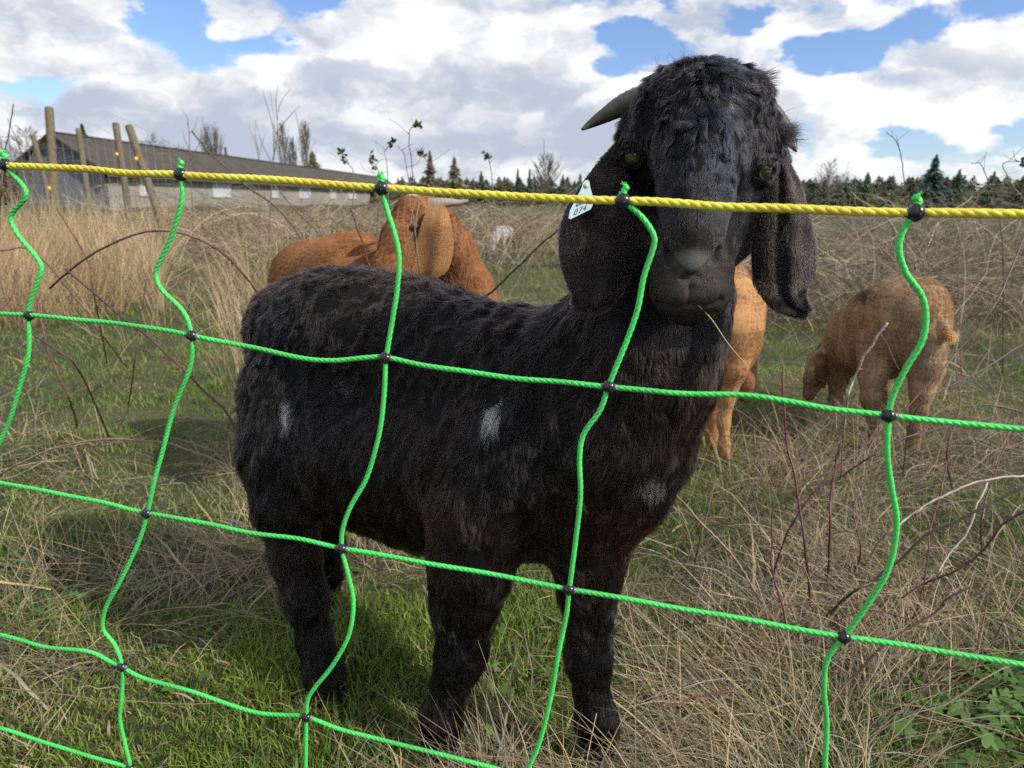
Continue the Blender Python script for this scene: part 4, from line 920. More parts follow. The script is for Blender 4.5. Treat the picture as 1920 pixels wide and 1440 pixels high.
# tail brush
p0 = PY(1782, 628, 2.40); rs2 = np.random.default_rng(3); pp = p0+rs2.normal(size=(900, 3))*0.007
fur('tail', pp, unit(rs2.normal(size=(900, 3))), np.tile(unit(CR*.15-CU), (900, 1)), rs2.uniform(.012, .03, 900), .0006, np.tile(np.array([.36, .15, .05]), (900, 1))*rs2.uniform(.6, 1.3, (900, 1)), M_coat, g4, K=4, lift=.25, rs=rs2)
# ---- far goats
def far_goat(name, label, u, d, hgt, yaw, colf, head_down=True, seed=1, skin=None):
    S = Sdf(); k = hgt/0.75; b = np.array([(u-960)/F*d, d/math.cos(PITCH), 0.0]); f = np.array([math.cos(yaw), math.sin(yaw), 0]); sdv = np.array([-f[1], f[0], 0]); z = np.array([0, 0, 1.0])
    at = lambda x, y, h: b+(f*x+sdv*y+z*h)*k
    S.chain([(at(-.28, 0, .58), .15*k), (at(0, 0, .56), .16*k), (at(.26, 0, .57), .15*k)], .05)
    S.chain([(at(.3, 0, .62), .1*k), (at(.46, 0, .72 if not head_down else .5), .08*k)], .04)
    hd = [(at(.5, 0, .84), .07*k), (at(.62, 0, .76), .04*k)] if not head_down else [(at(.55, 0, .38), .07*k), (at(.62, 0, .2), .035*k)]
    S.chain(hd, .03)
    if not head_down: S.chain([(at(.42, 0, .68), .085*k), hd[0]], .03)
    else: S.chain([(at(.44, 0, .52), .08*k), hd[0]], .03)
    for x in (-.3, .27):
        for y in (-.09, .09): S.chain([(at(x, y, .5), .075*k), (at(x-.02, y, .25), .035*k), (at(x, y, .02), .024*k)], .03)
    g = simple_goat(S, name, label, b, colf, 9000, .02, None, .03*k, skin=skin)
    for y in (-1, 1):
        a = hd[0][0]+sdv*y*.06*k; V, Fc = ellipsoid(a+f*.0-z*.07*k, .018*k, .035*k, .085*k, [sdv, f, z], 12, 8); mesh('ear', V, Fc, M_skin_brown, True, g)
        V, Fc = tube(spline([a*1.0+z*.05*k-sdv*y*.03*k, a+z*.10*k-f*.03*k, a+z*.12*k-f*.09*k], 4), np.linspace(.014, .004, 9)*k, 8); mesh('horn', V, Fc, M_horn2, True, g)
    return g
wht = lambda p, rs: np.where((snoise(p, .22)[:, None] > -.35), np.array([[0.72, 0.70, 0.68]]), np.array([[0.16, 0.06, 0.04]]))*rs.uniform(.7, 1.1, (len(p), 1))
far_goat('dddd', 'small distant white goat with brown patches in the scrub', 944, 11.5, .50, math.radians(242), wht, skin=principled('white_goat_skin', (.6, .58, .55), .8))
far_goat('eeeee', 'distant cream tan goat half hidden behind the black goat\'s tagged ear', 1094, 9.0, .62, math.radians(10), colmix((0.5, .30, .14), (.7, .48, .26)), True)

# ================================================================== BUILDING, POSTS, WIRE
def build_house():
    # long low building: near gable corner and the long wall that runs away from the camera
    A = np.array([(196-960)/F*44, 45.5, 0.0]); Bf = np.array([(745-960)/F*128, 132, 0.0]); dl = unit(Bf-A); dn = np.array([dl[1], -dl[0], 0.0])  # dn points to the field (right)
    Lh = np.linalg.norm(Bf-A); Wd = 5.6; EV = 2.5; RG = 4.45
    h = empty('long_building', A, 'long low grey roofed building with a blue gable end, behind the posts', 'building')
    z = np.array([0, 0, 1.0]); at = lambda s, w, q: A+dl*s-dn*w+z*q
    M_wall = principled('beige_siding', (0.27, 0.26, 0.235), 0.8, 0.2, noise_scale=0.6, noise_amt=0.15, bump=0.01, bump_scale=3)
    M_blue = principled('blue_grey_siding', (0.14, 0.165, 0.21), 0.8, 0.2, noise_scale=0.8, noise_amt=0.2)
    M_roof = principled('grey_shingles', (0.078, 0.070, 0.062), 0.9, 0.2, noise_scale=1.5, noise_amt=0.35, bump=0.02, bump_scale=4)
    M_win = principled('window_glass', (0.45, 0.52, 0.58), 0.15, 0.6); M_wf = principled('white_window_frame', (0.50, 0.51, 0.52), 0.6)
    M_fas = principled('dark_fascia', (0.07, 0.065, 0.06), 0.7)
    mb = MB(); mb.add([at(0, 0, 0), at(Lh, 0, 0), at(Lh, 0, EV), at(0, 0, EV), at(0, .2, 0), at(Lh, .2, 0), at(Lh, .2, EV), at(0, .2, EV)], [(0, 1, 2, 3), (7, 6, 5, 4), (0, 3, 7, 4), (1, 5, 6, 2), (3, 2, 6, 7)])
    mb.add([at(0, Wd, 0), at(Lh, Wd, 0), at(Lh, Wd, EV), at(0, Wd, EV)], [(0, 1, 2, 3)]); mb.build('wall', M_wall, h, False)
    mb = MB(); g0 = -0.02; mb.add([at(g0, 0, 0), at(g0, Wd, 0), at(g0, Wd, EV), at(g0, Wd/2, RG-.15), at(g0, 0, EV), at(.2, 0, 0), at(.2, Wd, 0), at(.2, Wd, EV), at(.2, Wd/2, RG-.15), at(.2, 0, EV)], [(0, 1, 2, 3, 4), (9, 8, 7, 6, 5), (0, 4, 9, 5), (1, 6, 7, 2), (2, 7, 8, 3), (3, 8, 9, 4)])
    mb.build('gable_wall', M_blue, h, False)
    ov = .55; sl = (RG-EV)/(Wd/2); mb = MB()
    for sg in (0, 1):
        w0 = -ov if sg == 0 else Wd+ov; zz = EV-sl*ov
        V = [at(-.6, w0, zz), at(Lh+.6, w0, zz), at(Lh+.6, Wd/2, RG), at(-.6, Wd/2, RG)]; V2 = [v+z*.12 for v in V]
        mb.add(V+V2, [(3, 2, 1, 0), (4, 5, 6, 7), (0, 1, 5, 4), (1, 2, 6, 5), (2, 3, 7, 6), (3, 0, 4, 7)] if sg == 0 else [(0, 1, 2, 3), (7, 6, 5, 4), (4, 5, 1, 0), (5, 6, 2, 1), (6, 7, 3, 2), (7, 4, 0, 3)])
    rf = mb.build('roof', M_roof, h, False)
    mb = MB(); V, Fc = box(at(Lh/2, -ov-.02, EV-sl*ov+.0), Lh+1.2, .04, .2, [dl, dn, z]); mb.add(V, Fc); mb.build('fascia', M_fas, h, False)
    mb = MB(); V, Fc = box(at(Lh/2, Wd/2, RG+.14), Lh+1.1, .3, .06, [dl, dn, z]); mb.add(V, Fc); mb.build('ridge_cap', M_fas, rf, False)
    # windows placed where the long wall carries them
    def hit(u, v):
        r = ray(u, v); t = ((A-CAM)@dn)/(r@dn); q = CAM+r*t; return float((q-A)@dl), float(q[2])
    for u0, u1 in ((262, 282), (398, 430), (508, 520), (560, 580), (618, 628), (652, 666)):
        s0, _ = hit(u0, 355); s1, _ = hit(u1, 355); c = (s0+s1)/2; wd = max(abs(s1-s0), 1.2)
        f = MB()
        for q in (-1, 0, 1): V, Fc = box(at(c+q*wd/2, -.05, 1.55), .09, .1, 1.3, [dl, dn, z]); f.add(V, Fc)
        for q in (-.65, .65): V, Fc = box(at(c, -.052, 1.55+q), wd+.2, .11, .1, [dl, dn, z]); f.add(V, Fc)
        fo = f.build('window', M_wf, h, False)
        V, Fc = box(at(c, -.02, 1.55), wd-.02, .03, 1.25, [dl, dn, z]); mesh('pane', V, Fc, M_win, False, fo)
build_house()
M_post = principled('weathered_wood_post', (0.17, 0.145, 0.10), 0.85, 0.2, noise_scale=30, noise_amt=0.45, bump=0.004, bump_scale=50)
M_flag = principled('yellow_plastic_insulator', (0.75, 0.50, 0.05), 0.5)
posts = [(92, 204, 112, 600, 9.5, 7.4, 'tallest and thickest round wooden post, nearly upright at the far left'), (62, 255, 128, 520, 14, 4.6, 'short thin wooden post just left of the tallest post'),
         (147, 243, 182, 500, 14, 5, 'wooden post in front of the blue gable, between the tallest post and the leaning pair'), (217, 233, 257, 520, 10.5, 6, 'upright half of the pair of wooden posts with an orange insulator'),
         (242, 238, 343, 545, 9.0, 7, 'strongly leaning wooden post with a yellow insulator')]
for i, (u0, v0, u1, v1, d, rp, lb) in enumerate(posts):
    top = P(u0, v0, d); bt = G(u1, v1); 
    bt = P(u1, v1, d); bt = top+(bt-top)*(top[2]+.05)/max(top[2]-bt[2], .3)
    g = empty('fence_post', bt, lb, 'fence post', 'wooden fence posts')
    c = spline([bt, (top+bt)/2+np.array([.01, 0, 0]), top], 8); r = rp*d/F; rr = np.full(len(c), r)*np.linspace(1.08, 1, len(c)); rr = np.append(rr, [r*.86]); c = np.vstack([c, c[-1]+unit(top-bt)*.015])
    V, Fc = tube(c, rr, 16); mesh('post', V, Fc, M_post, True, g)
    if i in (0, 3, 4):
        q = top+(bt-top)*(.22 if i != 0 else .5); V, Fc = ellipsoid(q+np.array([-.02, -r*1.02, 0]), .025, .02, .028, None, 12, 8); mesh('insulator', V, Fc, M_flag, True, g)
M_wire = principled('rusty_wire', (0.22, 0.20, 0.18), 0.5, 0.5, metallic=0.6)
wire = empty('wire_fence', PY(180, 560, 10)*np.array([1, 1, 0]), 'thin wire mesh strung between the wooden posts at the left', 'wire fence')
mbh = MB(); mbv = MB(); a0 = PY(-60, 400, 9.8); a1 = PY(330, 400, 10.6)
for k in range(11):
    zz = .15+k*.15; c = [np.array([*(a0*(1-t)+a1*t)[:2], zz+.02*math.sin(t*9+k)]) for t in np.linspace(0, 1, 16)]; V, Fc = tube(np.array(c), .0032, 4); mbh.add(V, Fc)
for k in range(26):
    t = k/25; q = a0*(1-t)+a1*t; V, Fc = tube(np.array([[q[0], q[1], .1], [q[0]+.01, q[1], 1.0], [q[0], q[1], 1.66]]), .0026, 4); mbv.add(V, Fc)
mbh.build('horizontal_wires', M_wire, wire); mbv.build('vertical_wires', M_wire, wire)

# ================================================================== TREES
M_bark = principled('grey_bark', (0.16, 0.135, 0.11), 0.9, 0.2, noise_scale=8, noise_amt=0.3)
M_twig = principled('bare_twigs', (1, 1, 1), 0.85, 0.2, attr=True)
M_leafn = principled('conifer_needles', (1, 1, 1), 0.8, 0.2, attr=True, transl=0.1)
def gbase(u, d): return np.array([(u-960)/F*d, d/math.cos(PITCH), 0.0])
def top_h(u, v, d): return P(u, v, d)[2]*1.0
def conifer_parts(b, h, w, rs, nb=520, col=(0.035, 0.06, 0.035), cutoff=.12):
    n = nb; t = rs.random(n)**.8; z = h*(cutoff+(1-cutoff)*t); R = w*(1-t)**.85*(rs.uniform(.55, 1.15, n))*(1+.25*np.sin(t*23+rs.random()*6)); az = rs.uniform(0, 6.283, n)
    K = 4; Pp = np.empty((n, K, 3)); s = np.linspace(0, 1, K)
    for k in range(K): Pp[:, k] = b+np.stack([np.cos(az)*R*s[k], np.sin(az)*R*s[k], z-R*(.28*s[k]**1.4)+h*.0], 1)+rs.normal(size=(n, 3))*.02*h*s[k]*.6
    W = (h*.042*rs.uniform(.6, 1.4, n))[:, None]*np.array([.8, 1.2, .9, .15])[None]*(1.25-t[:, None]*.7); sd = unit(np.stack([-np.sin(az), np.cos(az), rs.normal(size=n)*.8], 1))
    c = np.array(col)*rs.uniform(.5, 1.5, (n, 1)); return Pp, W, sd, c
def conifer(u, vt, d, wpx, label, rs, group=None, nb=420, col=(0.035, 0.06, 0.035)):
    nb = int(nb*1.8); wpx *= 1.25; col = tuple(c*2.4 for c in col); b = gbase(u, d); h = top_h(u, vt, d); g = empty('conifer_tree', b, label, 'tree', group)
    V, Fc = tube(np.array([b, b+[0, 0, h*.5], b+[0, 0, h*.99]]), np.array([h*.02, h*.012, h*.003]), 6); mesh('trunk', V, Fc, M_bark, True, g)
    ribbons('crown', *[q for q in conifer_parts(b, h, wpx*d/F, rs, nb, col)], M_leafn, g); return g
def bare_pts(b, h, spread, rs, nb=40, sub=6, up=.8):
    """whippy bare crown: main stems with twigs, as ribbons"""
    out = []; K = 6
    stems = [(b, np.array([0, 0, 1.0]), h, 1.0)]
    for i in range(nb):
        t = rs.uniform(.12, .92); a = rs.uniform(0, 6.283); o = b+np.array([0, 0, h*t]); L = h*(1-t)*.75*rs.uniform(.5, 1)+h*.06
        dr = unit(np.array([math.cos(a)*spread, math.sin(a)*spread, up])); stems.append((o, dr, L, .35*(1-t)+.12))
        for j in range(sub):
            tt = rs.uniform(.25, .95); a2 = rs.uniform(0, 6.283); d2 = unit(dr+np.array([math.cos(a2), math.sin(a2), rs.uniform(0, .9)])*.6*max(spread, .3)); stems.append((o+dr*L*tt, d2, L*.4*rs.uniform(.4, 1), .1))
    n = len(stems); Pp = np.empty((n, K, 3)); W = np.empty((n, K))
    for i, (o, dr, L, w) in enumerate(stems):
        bend = rs.normal(size=3)*.12
        for k in range(K):
            s = k/(K-1); Pp[i, k] = o+dr*L*s+bend*L*s*s+np.array([0, 0, L*.1*s*s])
        W[i] = h*.020*w*np.linspace(1, .25, K)
    sd = unit(np.cross(Pp[:, -1]-Pp[:, 0], np.array([0.1, 1, 0])+rs.normal(size=(n, 3))*.5)); return Pp, W, sd
def bare_tree(u, vt, d, spread, label, rs, name='bare_tree', nb=40, sub=6, up=.8, col=(0.15, 0.125, 0.11), minpx=.55, group=None):
    b = gbase(u, d); h = top_h(u, vt, d); g = empty(name, b, label, 'tree', group); Pp, W, sd = bare_pts(b, h, spread, rs, nb, sub, up)
    W = np.maximum(W, minpx*d/F); c = np.array(col)*rs.uniform(.6, 1.3, (len(Pp), 1))
    ribbons('trunk', Pp[:1], W[:1]*1.3, sd[:1], c[:1], M_twig, g); ribbons('crown', Pp[1:], W[1:], sd[1:], c[1:], M_twig, g); return g
rt = np.random.default_rng(77)
# left skyline
bare_tree(60, 238, 38, .9, 'bare spreading tree left of the building', rt, nb=50, sub=9)
bare_tree(15, 262, 30, 1.0, 'low bare bush at the left edge behind the posts', rt, name='bare_bush', nb=40, sub=8)
bare_tree(288, 250, 150, 1.0, 'small bare round tree rising behind the roof right of the leaning posts', rt, nb=45, sub=8)
bare_tree(340, 272, 150, 1.0, 'low bare tree just above the roof ridge left of the poplars', rt, nb=35, sub=7)
for u, vt, lb in ((394, 238, 'bare poplar, left one of the close pair above the roof'), (409, 246, 'bare poplar, right one of the close pair above the roof'), (533, 240, 'slim bare poplar left of the tallest poplar'), (574, 236, 'tallest slim bare poplar above the far end of the roof'), (550, 262, 'short bare poplar between two taller poplars')):
    bare_tree(u, vt, 140, .16, lb, rt, name='poplar_tree', nb=46, sub=5, up=1.0, col=(0.17, 0.155, 0.15), group='bare poplars above the roof')
conifer(166, 236, 120, 26, 'dark rounded evergreen behind the building gable', rt, nb=700, col=(0.03, 0.045, 0.03))
conifer(426, 278, 130, 14, 'small dark evergreen right of the pair of poplars', rt)
conifer(586, 286, 125, 34, 'broad olive evergreen above the far end of the roof', rt, nb=800, col=(0.07, 0.075, 0.03))
for u, vt, w, lb, c in ((803, 285, 20, 'brownish conifer above the red goat\'s head', (0.085, 0.075, 0.05)), (848, 296, 26, 'broad brownish conifer right of the red goat\'s horn', (0.085, 0.08, 0.05)), (898, 322, 18, 'low dull green conifer in the gap left of the pair of dark firs', (0.05, 0.06, 0.04)),
                     (966, 318, 9, 'narrow dark fir, left one of the close dark pair', (0.025, 0.045, 0.035)), (988, 318, 10, 'narrow dark fir, right one of the close dark pair', (0.03, 0.045, 0.035)), (1050, 328, 14, 'small green conifer left of the black goat\'s ear', (0.045, 0.06, 0.035)), (1082, 326, 14, 'small green conifer touching the black goat\'s ear', (0.05, 0.065, 0.04))):
    conifer(u, vt, 90, w, lb, rt, 'conifers on the skyline', 420, c)
bare_tree(1018, 288, 95, .45, 'tall bare tree between the dark firs and the black goat', rt, nb=60, sub=7, col=(0.13, 0.12, 0.10))
# right skyline
for u, vt, w, lb, c in ((1538, 338, 20, 'low dull fir beside the black goat\'s left ear', (0.05, 0.06, 0.04)), (1566, 345, 22, 'low bushy fir second from the black goat\'s left ear', (0.055, 0.065, 0.04)), (1616, 324, 24, 'pointed green fir midway between the goat\'s head and the tallest fir', (0.05, 0.075, 0.04)), (1663, 330, 22, 'rounded green fir left of the tallest fir', (0.05, 0.075, 0.045)),
                     (1738, 292, 34, 'tallest dark blue green fir on the right skyline', (0.028, 0.05, 0.045)), (1785, 318, 26, 'green fir right of the tallest fir', (0.045, 0.065, 0.04)), (1850, 322, 26, 'narrow fir behind the leafy brambles at the right', (0.04, 0.055, 0.04)), (1905, 330, 30, 'fir at the right edge of the skyline', (0.045, 0.06, 0.04))):
    conifer(u, vt, 85, w, lb, rt, 'conifers on the skyline', 520, c)
bare_tree(1545, 300, 95, .7, 'pale bare tree rising behind the low firs', rt, nb=50, sub=6, col=(0.25, 0.22, 0.2))
# the far wood as one mass
def far_wood(name, label, u0, u1, v0, v1, d, n, cols, seed):
    rs = np.random.default_rng(seed); A_ = []
    for i in range(n):
        u = rs.uniform(u0, u1); dd = d*rs.uniform(.9, 1.25); b = gbase(u, dd); h = max(top_h(u, rs.uniform(v0, v1), dd), 1.5); A_.append(conifer_parts(b, h, h*rs.uniform(.5, 1.3), rs, 300, cols[rs.integers(len(cols))], .02))
    Pp, W, sd, c = [np.concatenate([a[i] for a in A_]) for i in range(4)]; tag(ribbons(name, Pp, W, sd, c, M_leafn), label, 'woodland', kind='stuff')
far_wood('far_wood', 'low dark mixed woodland along the right horizon', 1440, 2300, 328, 356, 105, 280, [(.10, .12, .07), (.12, .12, .08), (.08, .11, .07), (.15, .13, .10)], 81)
far_wood('far_wood', 'low brown and green woodland along the middle horizon', 600, 1500, 330, 358, 115, 260, [(.12, .12, .08), (.15, .13, .10), (.08, .10, .07)], 82)
far_wood('far_wood', 'bare brown hedge behind the building at the far left', -500, 200, 300, 345, 60, 70, [(.10, .085, .065), (.08, .07, .055)], 83)

# ================================================================== CANES AND WEEDS
M_cane = {k: principled(k+'_cane', c, 0.45, 0.4, noise_scale=55, noise_amt=0.45, dark=dk, bump=.0008, bump_scale=150) for k, (c, dk) in {'purple': ((0.13, 0.045, 0.05), (0.05, 0.028, 0.03)), 'brown': ((0.14, 0.085, 0.06), (0.06, 0.04, 0.035)), 'red': ((0.15, 0.045, 0.042), (0.06, 0.028, 0.027)), 'tan': ((0.30, 0.21, 0.145), (0.13, 0.09, 0.065)), 'pale': ((0.38, 0.33, 0.28), (0.17, 0.14, 0.12)), 'black': ((0.06, 0.05, 0.048), (0.035, 0.028, 0.028)), 'pink': ((0.30, 0.10, 0.09), (0.16, 0.07, 0.06))}.items()}
M_leaf = principled('small_bramble_leaf', (0.10, 0.16, 0.05), 0.6, 0.3, transl=0.25, noise_scale=30, noise_amt=.4)
def thorns(c, r, rs, n, mb):
    t, a, b = frames(c)
    for _ in range(n):
        i = rs.integers(1, len(c)-1); an = rs.uniform(0, 6.28); d = a[i]*math.cos(an)+b[i]*math.sin(an); h = r[i]*2.6*rs.uniform(.7, 1.3)
        w = r[i]*.7; e = t[i]; s = np.cross(e, d); q = c[i]+d*r[i]*.8
        mb.add([q+e*w*1.3, q-e*w*1.3, q+s*w*.5, q-s*w*.5, q+d*h-e*h*.5], [(0, 2, 4), (2, 1, 4), (1, 3, 4), (3, 0, 4)])
def twist(p, rs, amp):
    return p+np.stack([np.convolve(rs.normal(size=len(p)+6), np.ones(5)/5, 'same')[3:-3] for _ in range(3)], 1)*amp
def cane(pts, mat, label, rpx0=3.0, rpx1=1.5, th=14, name='bramble_cane', cat='cane', side=(), leaves=0, seed=None, group='bramble canes'):
    rs = np.random.default_rng(seed or int(abs(pts[0][0]*7+pts[0][1]))+1); q = []
    for pt in pts: q.append(G(pt[0], pt[1], .01) if len(pt) == 2 else PY(*pt))
    c = twist(spline(q, 8), rs, .0022*q[0][1]**.5); dp = np.array([depth(x) for x in c]); r = np.linspace(rpx0, rpx1, len(c))*dp/F*.62; r *= 1+.15*np.sin(np.arange(len(c))*2.9)
    g = empty(name, min(q, key=lambda z: z[2])*np.array([1, 1, 0]), label, cat, group); mb = MB(); V, Fc = tube(c, r, 8); mb.add(V, Fc); thorns(c, r, rs, th, mb); mb.build('stem', M_cane[mat], g)
    for (i0, dirx, dirz, L) in side:
        o = c[int(i0*(len(c)-1))]; e = o+np.array([dirx, rs.uniform(-.3, .3), dirz])*L; mid = (o+e)/2+rs.normal(size=3)*L*.08; cc = spline([o, mid, e], 5); V, Fc = tube(cc, np.linspace(r.mean()*.6, r.mean()*.3, len(cc)), 6); mesh('twig', V, Fc, M_cane[mat], True, g)
    for k in range(leaves):
        o = c[-1-int(rs.integers(0, max(2, len(c)//6)))] if leaves < 30 else c[int(rs.integers(len(c)//3, len(c)))]
        L = rs.uniform(6, 12)*depth(o)/F; d = unit(rs.normal(size=3)+np.array([0, 0, .3])); s = unit(np.cross(d, rs.normal(size=3))); nn = np.cross(d, s)
        ring = [o+d*.25*L, o+d*.4*L+s*.32*L-nn*.04*L, o+d*.75*L+s*.30*L-nn*.06*L, o+d*1.15*L, o+d*.75*L-s*.30*L-nn*.06*L, o+d*.4*L-s*.32*L-nn*.04*L]
        V = ring+[x+nn*.02*L for x in ring]; mesh('leaf', V, [(0, 1, 2, 3), (0, 3, 4, 5), (9, 8, 7, 6), (11, 10, 9, 6)]+[(i, 6+i, 6+(i+1) % 6, (i+1) % 6) for i in range(6)], M_leaf, False, g)
    return g
